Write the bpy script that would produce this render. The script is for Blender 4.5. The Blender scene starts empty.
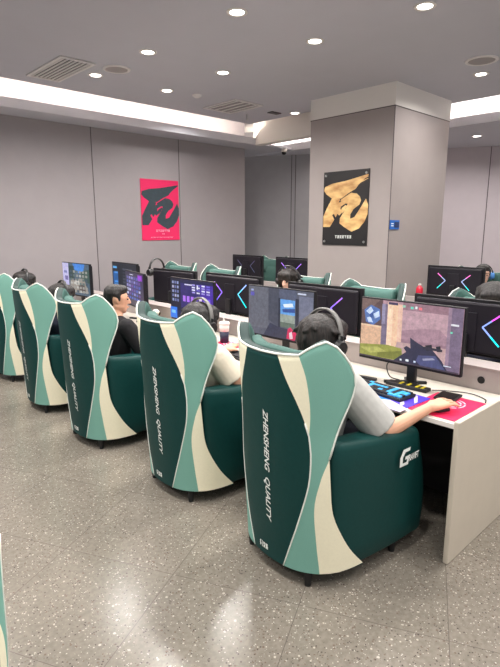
import bpy, bmesh, math, random
from mathutils import Vector, Matrix
PI = math.pi
random.seed(7)
C = bpy.context.scene.collection

# ------------------------------------------------------------------ materials
def lin(c):
    return tuple(((v/255)/12.92 if v/255 <= 0.04045 else (((v/255)+0.055)/1.055)**2.4) for v in c)

def mat(name, rgb, rough=0.5, var=0.0, scale=30.0, bump=0.0, metal=0.0, spec=0.5, sheen=0.0):
    m = bpy.data.materials.new(name); m.use_nodes = True
    nt = m.node_tree; b = nt.nodes['Principled BSDF']
    c = lin(rgb)
    b.inputs['Base Color'].default_value = (*c, 1)
    b.inputs['Roughness'].default_value = rough
    b.inputs['Metallic'].default_value = metal
    b.inputs['Specular IOR Level'].default_value = spec
    if sheen: b.inputs['Sheen Weight'].default_value = sheen
    if var > 0 or bump > 0:
        tc = nt.nodes.new('ShaderNodeTexCoord')
        nz = nt.nodes.new('ShaderNodeTexNoise'); nz.inputs['Scale'].default_value = scale; nz.inputs['Detail'].default_value = 5
        nt.links.new(tc.outputs['Object'], nz.inputs['Vector'])
        if var > 0:
            mr = nt.nodes.new('ShaderNodeMapRange'); mr.inputs['From Min'].default_value = .3; mr.inputs['From Max'].default_value = .7
            mr.inputs['To Min'].default_value = 1-var; mr.inputs['To Max'].default_value = 1+var
            nt.links.new(nz.outputs['Fac'], mr.inputs['Value'])
            mx = nt.nodes.new('ShaderNodeVectorMath'); mx.operation = 'SCALE'
            mx.inputs[0].default_value = c
            nt.links.new(mr.outputs['Result'], mx.inputs['Scale'])
            nt.links.new(mx.outputs['Vector'], b.inputs['Base Color'])
        if bump > 0:
            bp = nt.nodes.new('ShaderNodeBump'); bp.inputs['Strength'].default_value = bump; bp.inputs['Distance'].default_value = .004
            nt.links.new(nz.outputs['Fac'], bp.inputs['Height']); nt.links.new(bp.outputs['Normal'], b.inputs['Normal'])
    return m

def emit(name, rgb, strength):
    m = bpy.data.materials.new(name); m.use_nodes = True
    nt = m.node_tree; nt.nodes.clear()
    e = nt.nodes.new('ShaderNodeEmission'); e.inputs['Color'].default_value = (*lin(rgb), 1); e.inputs['Strength'].default_value = strength
    o = nt.nodes.new('ShaderNodeOutputMaterial'); nt.links.new(e.outputs[0], o.inputs[0])
    return m

_scr = {}
def screen_mat(rgb, s=1.2):
    """a lit pixel colour: glossy screen glass over an emissive picture"""
    k = (tuple(rgb), s)
    if k not in _scr:
        m = bpy.data.materials.new('screen_colour'); m.use_nodes = True
        b = m.node_tree.nodes['Principled BSDF']
        b.inputs['Base Color'].default_value = (.01, .01, .012, 1); b.inputs['Roughness'].default_value = .35
        nt = m.node_tree; tc = nt.nodes.new('ShaderNodeTexCoord'); nz = nt.nodes.new('ShaderNodeTexNoise'); nz.inputs['Scale'].default_value = 38; nz.inputs['Detail'].default_value = 6; nz.inputs['Roughness'].default_value = .7
        nt.links.new(tc.outputs['Object'], nz.inputs['Vector'])
        mr = nt.nodes.new('ShaderNodeMapRange'); mr.inputs['From Min'].default_value = .3; mr.inputs['From Max'].default_value = .7; mr.inputs['To Min'].default_value = .72; mr.inputs['To Max'].default_value = 1.28
        nt.links.new(nz.outputs['Fac'], mr.inputs['Value'])
        vs = nt.nodes.new('ShaderNodeVectorMath'); vs.operation = 'SCALE'; vs.inputs[0].default_value = lin(rgb); nt.links.new(mr.outputs['Result'], vs.inputs['Scale'])
        nt.links.new(vs.outputs['Vector'], b.inputs['Emission Color']); b.inputs['Emission Strength'].default_value = s
        _scr[k] = m
    return _scr[k]

M = {}
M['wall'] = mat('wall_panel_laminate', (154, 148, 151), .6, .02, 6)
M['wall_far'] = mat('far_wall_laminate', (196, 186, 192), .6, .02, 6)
M['wall_dark'] = mat('darker_grey_wall', (160, 158, 162), .6, .03, 6)  # darker grey for the left stretch of the far wall
M['seam'] = mat('panel_seam', (84, 76, 80), .8)
M['ceil'] = mat('ceiling_paint', (192, 192, 202), .8, .012, 4)
M['white'] = mat('white_paint', (232, 227, 222), .6)
M['col'] = mat('column_laminate', (160, 151, 149), .55, .02, 6)
M['dgreen'] = mat('dark_green_leatherette', (15, 62, 60), .5, .05, 60, .12, spec=.22)
M['teal'] = mat('pale_teal_fabric', (124, 178, 164), .72, .04, 300, .15)
M['cream'] = mat('cream_leatherette', (252, 246, 218), .6, .02, 80, .1)
M['piping'] = mat('white_piping', (238, 242, 234), .5)
M['lining'] = mat('grey_green_lining', (64, 101, 94), .75, .05, 120, .1)
M['rim'] = mat('dark_gap_rim', (46, 66, 64), .7)  # shade of the gap between shell and head pad, put into the rim colour
M['letter'] = mat('white_print', (240, 244, 240), .5)
M['blackplastic'] = mat('black_plastic', (24, 24, 27), .4, .05, 40)
M['blackmatte'] = mat('matte_black', (16, 16, 18), .65)
M['bezel'] = mat('monitor_shell', (26, 25, 29), .5, .04, 30, spec=.3)
M['bezelback'] = mat('monitor_back', (30, 27, 35), .5, .05, 20, spec=.3)
M['desk'] = mat('light_grey_desktop', (204, 197, 186), .35, .015, 20)
M['deskedge'] = mat('desk_panel_laminate', (208, 198, 182), .5, .02, 10)
M['riser'] = mat('grey_riser', (176, 166, 164), .5, .02, 15)
M['darkboard'] = mat('dark_modesty_board', (34, 32, 33), .7)
M['metal'] = mat('dark_steel', (60, 60, 62), .35, metal=.8)
M['silver'] = mat('brushed_steel', (200, 200, 200), .3, metal=.9)
M['skin'] = mat('skin', (226, 172, 142), .55, .04, 30)
M['skin2'] = mat('skin_pale', (232, 186, 164), .55, .03, 30)
def hair_mat(name, dark, light):
    m = mat(name, dark, .55)
    nt = m.node_tree; b = nt.nodes['Principled BSDF']; tc = nt.nodes.new('ShaderNodeTexCoord'); mp = nt.nodes.new('ShaderNodeMapping')
    mp.inputs['Scale'].default_value = (95, 95, 9); nt.links.new(tc.outputs['Object'], mp.inputs['Vector'])
    nz = nt.nodes.new('ShaderNodeTexNoise'); nz.inputs['Scale'].default_value = 1; nz.inputs['Detail'].default_value = 4; nt.links.new(mp.outputs[0], nz.inputs['Vector'])
    rp = nt.nodes.new('ShaderNodeValToRGB'); rp.color_ramp.elements[0].position = .42; rp.color_ramp.elements[1].position = .72
    rp.color_ramp.elements[0].color = (*lin(dark), 1); rp.color_ramp.elements[1].color = (*lin(light), 1)
    nt.links.new(nz.outputs['Fac'], rp.inputs['Fac']); nt.links.new(rp.outputs[0], b.inputs['Base Color'])
    bp = nt.nodes.new('ShaderNodeBump'); bp.inputs['Strength'].default_value = .9; bp.inputs['Distance'].default_value = .006
    nt.links.new(nz.outputs['Fac'], bp.inputs['Height']); nt.links.new(bp.outputs[0], b.inputs['Normal'])
    return m
M['hair'] = hair_mat('black_hair', (14, 12, 12), (46, 40, 40))
M['hairbrown'] = hair_mat('dark_brown_hair', (15, 11, 10), (48, 37, 34))
M['lips'] = mat('lips', (178, 104, 96), .5)
M['eye'] = mat('dark_eye', (30, 22, 20), .25)
M['shirtgrey'] = mat('light_grey_cotton', (188, 188, 184), .85, .06, 25, .35)
M['shirtcream'] = mat('cream_cotton', (226, 216, 196), .85, .05, 25, .3)
M['shirtblack'] = mat('black_cotton', (22, 21, 25), .85, .1, 25, .3)
M['shirtnavy'] = mat('navy_cotton', (40, 44, 62), .85, .1, 25, .3)
M['denim'] = mat('dark_trousers', (38, 42, 52), .85, .1, 40, .3)
M['redmat'] = mat('red_cloth_mat', (222, 26, 84), .75, .04, 60)
M['posterred'] = mat('crimson_poster', (226, 34, 96), .5)
M['posterink'] = mat('slate_ink', (48, 64, 72), .55, .12, 20)
M['posterblack'] = mat('black_poster', (30, 29, 31), .4)
M['pinkprint'] = mat('pale_pink_print', (246, 190, 205), .6)
M['keyblack'] = mat('black_keycap', (22, 22, 30), .5)
M['keycyan'] = mat('cyan_keycap', (62, 172, 238), .45)
M['matblue'] = mat('blue_mat_print', (52, 128, 226), .7)
M['matpurple'] = mat('violet_mat_print', (74, 52, 190), .7)
M['matlight'] = mat('pale_mat_print', (206, 198, 232), .7)
M['matnavy'] = mat('navy_mat_print', (26, 30, 70), .7)
M['yellow'] = mat('yellow_plastic', (226, 206, 40), .5)
M['redliquid'] = mat('red_drink', (206, 34, 60), .3)
M['signblue'] = mat('blue_plate', (26, 104, 196), .4)
M['signdark'] = mat('dark_blue_plate', (18, 44, 92), .4)
M['navycup'] = mat('navy_cup', (36, 40, 66), .5)
M['hsgrey'] = mat('grey_headband', (112, 110, 108), .4)
M['hsblue'] = mat('blue_earcup', (70, 130, 200), .4)
M['vent'] = mat('vent_white', (226, 222, 222), .5)
M['ventdark'] = mat('vent_gap', (92, 88, 90), .8)
M['grille'] = mat('speaker_mesh', (150, 145, 146), .7)
M['lamp'] = emit('lamp_glow', (255, 246, 236), 14)
M['led'] = emit('cove_led', (255, 242, 226), 130)

def gold_mat():
    m = mat('gold_ink', (220, 170, 104), .45)
    nt = m.node_tree; b = nt.nodes['Principled BSDF']
    tc = nt.nodes.new('ShaderNodeTexCoord'); nz = nt.nodes.new('ShaderNodeTexNoise')
    nz.inputs['Scale'].default_value = 5; nz.inputs['Detail'].default_value = 6
    mp = nt.nodes.new('ShaderNodeMapping'); mp.inputs['Scale'].default_value = (1, 1, 2.2); mp.inputs['Rotation'].default_value = (.5, 0, 0)
    nt.links.new(tc.outputs['Object'], mp.inputs['Vector']); nt.links.new(mp.outputs['Vector'], nz.inputs['Vector'])
    r = nt.nodes.new('ShaderNodeValToRGB'); r.color_ramp.elements[0].position = .32; r.color_ramp.elements[1].position = .68
    r.color_ramp.elements[0].color = (*lin((176, 124, 74)), 1); r.color_ramp.elements[1].color = (*lin((240, 205, 140)), 1)
    nt.links.new(nz.outputs['Fac'], r.inputs['Fac']); nt.links.new(r.outputs['Color'], b.inputs['Base Color'])
    return m
M['gold'] = gold_mat()

def floor_mat():
    m = bpy.data.materials.new('terrazzo_tiles'); m.use_nodes = True
    nt = m.node_tree; b = nt.nodes['Principled BSDF']; N = nt.nodes.new; L = nt.links.new
    tc = N('ShaderNodeTexCoord')
    ang = math.radians(62.6); size = .647
    px, py = 1.88, .765
    rx = math.cos(ang)*px-math.sin(ang)*py; ry = math.sin(ang)*px+math.cos(ang)*py
    mp = N('ShaderNodeMapping'); mp.inputs['Rotation'].default_value = (0, 0, ang); mp.inputs['Location'].default_value = (-rx, -ry, 0)
    L(tc.outputs['Object'], mp.inputs['Vector'])
    sep = N('ShaderNodeSeparateXYZ'); L(mp.outputs['Vector'], sep.inputs[0])
    masks = []; cells = []
    for ax in ('X', 'Y'):
        d = N('ShaderNodeMath'); d.operation = 'DIVIDE'; d.inputs[1].default_value = size; L(sep.outputs[ax], d.inputs[0])
        fl = N('ShaderNodeMath'); fl.operation = 'FLOOR'; L(d.outputs[0], fl.inputs[0]); cells.append(fl)
        f = N('ShaderNodeMath'); f.operation = 'PINGPONG'; f.inputs[1].default_value = .5; L(d.outputs[0], f.inputs[0])
        lt = N('ShaderNodeMath'); lt.operation = 'LESS_THAN'; lt.inputs[1].default_value = .0030; L(f.outputs[0], lt.inputs[0]); masks.append(lt)
    mx = N('ShaderNodeMath'); mx.operation = 'MAXIMUM'; L(masks[0].outputs[0], mx.inputs[0]); L(masks[1].outputs[0], mx.inputs[1])
    cmb = N('ShaderNodeCombineXYZ'); L(cells[0].outputs[0], cmb.inputs[0]); L(cells[1].outputs[0], cmb.inputs[1])
    wn = N('ShaderNodeTexWhiteNoise'); wn.noise_dimensions = '2D'; L(cmb.outputs[0], wn.inputs['Vector'])
    base = N('ShaderNodeMix'); base.data_type = 'RGBA'
    base.inputs[6].default_value = (*lin((128, 122, 112)), 1); base.inputs[7].default_value = (*lin((134, 127, 117)), 1)
    L(wn.outputs['Value'], base.inputs[0])
    col = base.outputs[2]
    n0 = N('ShaderNodeTexNoise'); n0.inputs['Scale'].default_value = 45; n0.inputs['Detail'].default_value = 8; L(tc.outputs['Object'], n0.inputs['Vector'])
    mr = N('ShaderNodeMapRange'); mr.inputs['From Min'].default_value = .35; mr.inputs['From Max'].default_value = .65; mr.inputs['To Min'].default_value = .86; mr.inputs['To Max'].default_value = 1.1
    L(n0.outputs['Fac'], mr.inputs['Value'])
    vs = N('ShaderNodeVectorMath'); vs.operation = 'SCALE'; L(col, vs.inputs[0]); L(mr.outputs['Result'], vs.inputs['Scale']); col = vs.outputs['Vector']
    def chips(scale, thr, keep, colour, prev, off):
        ad = N('ShaderNodeVectorMath'); ad.operation = 'ADD'; ad.inputs[1].default_value = (off, off*.7, off*.3); L(tc.outputs['Object'], ad.inputs[0])
        v = N('ShaderNodeTexVoronoi'); v.inputs['Scale'].default_value = scale; L(ad.outputs[0], v.inputs['Vector'])
        s = N('ShaderNodeSeparateColor'); L(v.outputs['Color'], s.inputs[0])
        k = N('ShaderNodeMath'); k.operation = 'LESS_THAN'; k.inputs[1].default_value = keep; L(s.outputs[0], k.inputs[0])
        sz = N('ShaderNodeMath'); sz.operation = 'MULTIPLY'; sz.inputs[1].default_value = thr; L(s.outputs[1], sz.inputs[0])
        t = N('ShaderNodeMath'); t.operation = 'LESS_THAN'; L(v.outputs['Distance'], t.inputs[0]); L(sz.outputs[0], t.inputs[1])
        a = N('ShaderNodeMath'); a.operation = 'MULTIPLY'; L(k.outputs[0], a.inputs[0]); L(t.outputs[0], a.inputs[1])
        mi = N('ShaderNodeMix'); mi.data_type = 'RGBA'; mi.inputs[7].default_value = (*lin(colour), 1)
        L(a.outputs[0], mi.inputs[0]); L(prev, mi.inputs[6]); return mi.outputs[2]
    col = chips(66, .44, .17, (184, 176, 164), col, 0)
    col = chips(82, .46, .22, (112, 98, 88), col, 3.1)
    col = chips(125, .46, .20, (190, 184, 174), col, 7.7)
    col = chips(110, .50, .2, (84, 76, 72), col, 11.3)
    jm = N('ShaderNodeMix'); jm.data_type = 'RGBA'; jm.inputs[7].default_value = (*lin((104, 96, 90)), 1)
    L(mx.outputs[0], jm.inputs[0]); L(col, jm.inputs[6]); L(jm.outputs[2], b.inputs['Base Color'])
    b.inputs['Roughness'].default_value = .22; b.inputs['Specular IOR Level'].default_value = .45
    return m
M['floor'] = floor_mat()

# ------------------------------------------------------------------ helpers
def obj(name, bm, m, parent=None, smooth=False, loc=None):
    """link a bmesh as ONE mesh object; m is a material or a list"""
    me = bpy.data.meshes.new(name)
    bmesh.ops.recalc_face_normals(bm, faces=bm.faces)
    bm.to_mesh(me); bm.free()
    for x in (m if isinstance(m, (list, tuple)) else [m]): me.materials.append(x)
    if smooth:
        for p in me.polygons: p.use_smooth = True
    o = bpy.data.objects.new(name, me); C.objects.link(o)
    if parent is not None: o.parent = parent
    if loc is not None: o.location = loc
    return o

def thing(name, label, cat, loc=(0, 0, 0), rz=0.0, group=None):
    o = bpy.data.objects.new(name, None); C.objects.link(o)
    o.empty_display_size = .05; o.location = loc; o.rotation_euler = (0, 0, rz)
    return tag(o, label, cat, group)

def tag(o, label, cat, group=None):
    o['label'] = label; o['category'] = cat
    if group: o['group'] = group
    return o

def struct(name, bm, m, **k):
    o = obj(name, bm, m, **k); o['kind'] = 'structure'; return o

def copy_tree(o, parent=None):
    c = o.copy(); C.objects.link(c)
    if parent is not None: c.parent = parent
    for ch in list(o.children): copy_tree(ch, c)
    return c

def box(bm, x0, x1, y0, y1, z0, z1, bevel=0.0, mi=0, seg=2):
    n = bm.verts.__len__()
    vs = [bm.verts.new((x, y, z)) for x in (x0, x1) for y in (y0, y1) for z in (z0, z1)]
    q = [(0, 1, 3, 2), (4, 6, 7, 5), (0, 4, 5, 1), (2, 3, 7, 6), (0, 2, 6, 4), (1, 5, 7, 3)]
    fs = [bm.faces.new([vs[i] for i in f]) for f in q]
    for f in fs: f.material_index = mi
    if bevel > 0:
        es = list({e for f in fs for e in f.edges})
        r = bmesh.ops.bevel(bm, geom=es, offset=bevel, segments=seg, profile=.5, affect='EDGES')
        for f in r['faces']: f.material_index = mi
    return vs

def frustum(bm, a, b, ra, rb, n=16, mi=0, cap=True):
    a, b = Vector(a), Vector(b); d = (b-a).normalized()
    u = d.orthogonal().normalized(); v = d.cross(u)
    A = [bm.verts.new(a+(u*math.cos(t)+v*math.sin(t))*ra) for t in (2*PI*k/n for k in range(n))]
    B = [bm.verts.new(b+(u*math.cos(t)+v*math.sin(t))*rb) for t in (2*PI*k/n for k in range(n))]
    for k in range(n):
        f = bm.faces.new((A[k], A[(k+1) % n], B[(k+1) % n], B[k])); f.material_index = mi
    if cap:
        f = bm.faces.new(A[::-1]); f.material_index = mi
        f = bm.faces.new(B); f.material_index = mi

def lathe(bm, prof, cx=0, cy=0, n=24, mi=0):
    rings = [[bm.verts.new((cx+r*math.cos(2*PI*k/n), cy+r*math.sin(2*PI*k/n), z)) for k in range(n)] for r, z in prof]
    for i in range(len(rings)-1):
        for k in range(n):
            f = bm.faces.new((rings[i][k], rings[i][(k+1) % n], rings[i+1][(k+1) % n], rings[i+1][k])); f.material_index = mi
    f = bm.faces.new(rings[0][::-1]); f.material_index = mi
    f = bm.faces.new(rings[-1]); f.material_index = mi

def tube(bm, pts, r, n=8, mi=0):
    pts = [Vector(p) for p in pts]; rings = []
    up = None
    for i, p in enumerate(pts):
        d = (pts[min(i+1, len(pts)-1)]-pts[max(i-1, 0)])
        if d.length < 1e-9: d = Vector((0, 0, 1))
        d.normalize()
        if up is None: up = d.orthogonal().normalized()
        u = (up-d*up.dot(d))
        u = u.normalized() if u.length > 1e-6 else d.orthogonal().normalized()
        up = u; v = d.cross(u)
        rings.append([bm.verts.new(p+(u*math.cos(2*PI*k/n)+v*math.sin(2*PI*k/n))*r) for k in range(n)])
    for i in range(len(rings)-1):
        for k in range(n):
            f = bm.faces.new((rings[i][k], rings[i][(k+1) % n], rings[i+1][(k+1) % n], rings[i+1][k])); f.material_index = mi
    bm.faces.new(rings[0][::-1]).material_index = mi; bm.faces.new(rings[-1]).material_index = mi

def crom(P, n):
    """n+1 points on a Catmull-Rom curve through P, by chord length"""
    P = [Vector(p) for p in P]
    if len(P) == 2: return [P[0].lerp(P[1], i/n) for i in range(n+1)]
    acc = [0]
    for i in range(len(P)-1): acc.append(acc[-1]+max((P[i+1]-P[i]).length, 1e-6))
    out = []
    for k in range(n+1):
        s = acc[-1]*k/n; i = 0
        while i < len(P)-2 and s > acc[i+1]: i += 1
        h = acc[i+1]-acc[i]; t = (s-acc[i])/h
        def tan(j):
            a, b = max(j-1, 0), min(j+1, len(P)-1)
            return (P[b]-P[a])/(acc[b]-acc[a])
        m0, m1 = tan(i)*h, tan(i+1)*h
        out.append(P[i]*(2*t**3-3*t**2+1)+m0*(t**3-2*t**2+t)+P[i+1]*(-2*t**3+3*t**2)+m1*(t**3-t**2))
    return out

_txt = {}
def text_mesh(s, size, shear=0.0, spacing=1.0, bold=0.0):
    cu = bpy.data.curves.new('letters', 'FONT'); cu.body = s; cu.size = size; cu.shear = shear; cu.space_character = spacing
    cu.resolution_u = 3; cu.offset = bold
    o = bpy.data.objects.new('letters', cu); C.objects.link(o)
    dg = bpy.context.evaluated_depsgraph_get(); dg.update()
    me = bpy.data.meshes.new_from_object(o.evaluated_get(dg))
    vs = [tuple(v.co[:2]) for v in me.vertices]; fs = [tuple(p.vertices) for p in me.polygons]
    bpy.data.objects.remove(o); bpy.data.curves.remove(cu); bpy.data.meshes.remove(me)
    return vs, fs

# ------------------------------------------------------------------ room shell
b = bmesh.new(); box(b, -4, 12, -4, 10, -.1, 0); struct('floor', b, M['floor'])
b = bmesh.new(); box(b, -4, 5.87, -4, 6.18, 3.3, 3.42); box(b, 5.87, 6.85, -4, 4.3, 3.3, 3.42); struct('ceiling', b, M['ceil'])
b = bmesh.new(); box(b, -4, 12, -4, 10, 3.56, 3.64); struct('trim_1', b, M['white'])           # roof of the light cove
b = bmesh.new(); box(b, -4, 6.6, 7.095, 7.25, 0, 3.56); struct('wall_left', b, M['wall'])
# seams between the wall panels
k = 2
for x in (2.12, 3.63, 5.14):
    b = bmesh.new(); box(b, x-.004, x+.004, 7.089, 7.097, 0, 3.1); struct('trim_%d' % k, b, M['seam']); k += 1
# soffit with its fascia lip round the tray ceiling
b = bmesh.new()
box(b, -4, 7.3, 6.57, 7.094, 3.1, 3.13); box(b, -4, 6.35, 6.555, 6.575, 3.085, 3.195)
struct('trim_%d' % k, b, M['ceil']); k += 1
b = bmesh.new()
box(b, 7.3, 11.5, -2, 9.6, 3.1, 3.13); box(b, 6.61, 7.3, 7.1, 9.6, 3.1, 3.13); box(b, 7.28, 7.305, -2, 7.5, 3.085, 3.205)
box(b, 7.62, 7.66, -2, 7.5, 3.13, 3.56)  # back panel added inside the cove to catch the strip's light
struct('trim_%d' % k, b, M['ceil']); k += 1
b = bmesh.new(); box(b, 6.35, 6.5, 4.54, 6.60, 3.085, 3.56); struct('trim_%d' % k, b, M['white']); k += 1   # downstand beam
# far wall runs with the floor tiles, turned from the furniture
fa, fd = Vector((7.312, 7.88, 0)), Vector((.488, -.873, 0)).normalized(); fn = Vector((-fd.y, fd.x, 0))
if fn.x < 0: fn = -fn
def far_box(bm, s0, s1, d0, d1, z0, z1):
    vs = box(bm, s0, s1, d0, d1, z0, z1)
    for v in vs:
        s, d, z = v.co; v.co = fa+fd*s+fn*d+Vector((0, 0, z))
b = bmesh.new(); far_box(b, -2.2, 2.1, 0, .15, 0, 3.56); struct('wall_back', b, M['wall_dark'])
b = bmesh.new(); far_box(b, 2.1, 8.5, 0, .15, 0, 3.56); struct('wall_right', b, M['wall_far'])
for s in (.98, 1.06, 2.1, 4.54, 5.7):
    b = bmesh.new(); far_box(b, s-.006, s+.006, -.004, .002, 0, 3.1); struct('trim_%d' % k, b, M['seam']); k += 1
# column with white crown
b = bmesh.new(); box(b, 5.39, 6.70, 3.32, 4.54, 0, 3.05); struct('column', b, M['col'])
b = bmesh.new(); box(b, 5.385, 6.705, 3.315, 4.545, 3.055, 3.3); struct('trim_%d' % k, b, M['white']); k += 1
b = bmesh.new(); box(b, 5.386, 5.39, 3.314, 3.322, 0, 3.05); box(b, 5.386, 6.703, 3.316, 4.544, 3.046, 3.056); struct('trim_%d' % k, b, M['seam']); k += 1

# LED strips lying in the coves (real lamps of the room)
b = bmesh.new(); box(b, -3.8, 6.3, 6.62, 6.66, 3.131, 3.15)
tag(obj('cove_light', b, M['led']), 'long warm light strip hidden in the ceiling cove along the wall with the red poster', 'light')
b = bmesh.new(); box(b, 7.35, 7.39, -1.8, 7.4, 3.131, 3.15)
tag(obj('cove_light', b, M['led']), 'warm light strip hidden in the ceiling cove right of and behind the column', 'light')

# ------------------------------------------------------------------ ceiling fittings
def lamp_light(x, y, z, w, spread=160):
    l = bpy.data.lights.new('downlight_or_fill', 'AREA'); l.shape = 'DISK'; l.size = .16; l.energy = w
    l.color = (1, .955, .91); l.spread = math.radians(spread)
    o = bpy.data.objects.new('downlight_or_fill', l); C.objects.link(o); o.location = (x, y, z-.03)
    o['kind'] = 'helper'
    return o

def make_downlight():
    t = thing('downlight', '', 'light')
    b = bmesh.new()
    lathe(b, [(.052, 0), (.060, -.006), (.078, -.006), (.082, 0)], n=28); obj('trim_ring', b, M['white'], t, True)
    b = bmesh.new(); lathe(b, [(.055, -.001), (.055, -.004), (.03, -.005)], n=24); obj('lens', b, M['lamp'], t)
    return t
DL = [(2.871, 3.167, 'round ceiling downlight in the front row, left of the one above the column poster'),
      (2.872, 4.399, 'round ceiling downlight nearest the round speaker grille on its right'),
      (2.864, 5.408, 'round ceiling downlight between the slatted vent and the round speaker grille'),
      (3.774, 5.406, 'round ceiling downlight next to the lit cove, left of the square vent'),
      (3.790, 4.405, 'round ceiling downlight above the square ceiling vent'),
      (3.773, 3.153, 'round ceiling downlight above and left of the column with the gold poster'),
      (3.801, 2.138, 'round ceiling downlight at the top edge of the picture above the column'),
      (5.805, 2.567, 'round ceiling downlight beside the speaker grille right of the column'),
      (5.780, 5.166, 'round ceiling downlight just left of the column crown'),
      (8.31, 3.656, 'round downlight in the low soffit right of the column')]
d0 = make_downlight(); EN = 26
for i, (x, y, lab) in enumerate(DL):
    o = d0 if i == 0 else copy_tree(d0)
    z = 3.1 if i == 9 else 3.3
    o.location = (x, y, z); tag(o, lab, 'light', 'ceiling downlights')
    lamp_light(x-(.12 if i == 8 else 0), y, z, EN*(.6 if i == 9 else .8 if i == 8 else 1), 120 if i == 8 else 160)
# the lamps of the same grid that hang outside the picture
for x, y in ((.95, 3.2), (.95, 4.4), (.95, 5.4), (-.9, 3.2), (-.9, 5.4), (2.87, 2.1), (.95, 2.1), (.95, .9), (2.87, .9), (4.8, .9), (-.9, .9), (2.87, -.4), (.95, -.6), (4.8, -.6), (.95, 6.0), (4.8, 6.0), (-1, -1.5), (3, -2)):
    lamp_light(x, y, 3.3, EN)

for x, y, w_ in ((8.5, 2.6, .8), (7.9, 4.7, .5), (7.5, 5.9, .4), (9.3, 1.2, .8), (7.9, 2.2, .7)): lamp_light(x, y, 3.1, EN*w_)  # unseen fill lights added under the soffit to brighten the far walls

def vent(name, lab, cx, cy, lx, ly, n, along='y', back='ventdark'):
    t = thing(name, lab, 'vent', (cx, cy, 3.3), 0, 'ceiling air vents')
    b = bmesh.new(); box(b, -lx/2, lx/2, -ly/2, ly/2, -.004, 0); obj('backing', b, M[back], t)
    b = bmesh.new(); w = .03
    box(b, -lx/2, lx/2, -ly/2, -ly/2+w, -.014, 0); box(b, -lx/2, lx/2, ly/2-w, ly/2, -.014, 0)
    box(b, -lx/2, -lx/2+w, -ly/2+w, ly/2-w, -.014, 0); box(b, lx/2-w, lx/2, -ly/2+w, ly/2-w, -.014, 0)
    obj('frame', b, M['vent'], t)
    for i in range(n):
        b = bmesh.new()
        if along == 'y':
            x = -lx/2+w+(lx-2*w)*(i+.5)/n; box(b, x-.009, x+.009, -ly/2+w, ly/2-w, -.012, -.002)
        else:
            y = -ly/2+w+(ly-2*w)*(i+.5)/n; box(b, -lx/2+w, lx/2-w, y-.014, y+.014, -.012, -.002)
        obj('slat', b, M['vent'], t)
vent('air_vent', 'slatted ceiling air vent at the left beside the lit cove', 2.50, 5.47, .36, .86, 7, 'y')
vent('air_vent', 'square ceiling air vent with nested frame beside the lit cove in the middle', 4.87, 5.47, .5, .66, 4, 'y', 'grille')

def grille(lab, x, y, r):
    t = thing('ceiling_speaker', lab, 'speaker', (x, y, 3.3), 0, 'round ceiling speakers')
    b = bmesh.new(); lathe(b, [(r*.80, 0), (r*.82, -.012), (r*.97, -.010), (r, 0)], n=36); obj('rim', b, M['vent'], t, True)
    b = bmesh.new(); lathe(b, [(r*.8, -.002), (r*.78, -.008), (r*.3, -.010)], n=30); obj('grille', b, M['grille'], t)
grille('round grey ceiling speaker grille beside the slatted vent', 2.92, 5.06, .14)
grille('round white ceiling speaker grille at the right above the column side', 5.35, 2.37, .155)
b = bmesh.new(); lathe(b, [(.06, 0), (.058, -.012), (.03, -.03), (.008, -.034)], n=20)
tag(obj('smoke_detector', b, M['vent'], loc=(4.16, 5.33, 3.3)), 'small round smoke detector on the ceiling left of the square vent', 'detector')
b = bmesh.new(); box(b, -.09, .09, -.05, .05, -.012, 0)
tag(obj('ceiling_hatch', b, M['ventdark'], loc=(5.55, 5.35, 3.3)), 'tiny dark grille on the ceiling left of the column crown', 'vent')
b = bmesh.new(); frustum(b, (0, 0, .004), (0, 0, -.07), .014, .008, 10); frustum(b, (0, 0, -.07), (0, 0, -.075), .022, .022, 12)
tag(obj('sprinkler', b, M['silver'], loc=(5.35, 5.7, 3.3)), 'small sprinkler head hanging from the ceiling before the beam', 'sprinkler')
t = thing('security_camera', 'white dome security camera under the soffit left of the column', 'camera', (7.126, 6.618, 3.1))
b = bmesh.new(); lathe(b, [(.055, 0), (.055, -.04), (.045, -.05)], n=20); obj('mount', b, M['white'], t, True)
b = bmesh.new(); lathe(b, [(.042, -.05), (.04, -.075), (.025, -.095), (.006, -.1)], n=20); obj('dome', b, M['blackplastic'], t, True)

# ------------------------------------------------------------------ posters (brush character traced as shapes)
def poly(bm, pts, to, mi):
    vs = [bm.verts.new(to(u, v)) for u, v in pts]
    f = bm.faces.new(vs); f.material_index = mi; f.normal_update()
    bmesh.ops.triangulate(bm, faces=[f])
BR_TOP = [(.03, .20), (.2, .16), (.5, .135), (.8, .095), (.97, .07), (.99, .085), (.86, .15), (.78, .20), (.72, .25), (.57, .30), (.42, .365), (.3, .375), (.2, .36), (.07, .30), (.01, .25)]
BR_LEG = [(.2, .36), (.39, .375), (.36, .42), (.46, .40), (.53, .43), (.42, .47), (.40, .50), (.45, .55), (.38, .595), (.34, .57), (.30, .62), (.26, .57), (.22, .585), (.27, .65), (.17, .75), (.01, .75), (.01, .60), (.09, .49)]
BR_BODY = [(.40, .385), (.50, .345), (.63, .295), (.75, .31), (.82, .35), (.85, .40), (.82, .455), (.70, .51), (.63, .58), (.63, .64), (.72, .62), (.81, .53), (.87, .47), (.95, .38), (1.0, .46), (1.0, .58), (.94, .68), (.83, .77), (.67, .815), (.52, .76), (.39, .70), (.40, .63), (.46, .57), (.53, .50), (.56, .44), (.50, .43), (.43, .455)]
BR_DOT = [(.44, .49), (.52, .455), (.55, .47), (.50, .53), (.45, .565), (.41, .53)]
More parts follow.
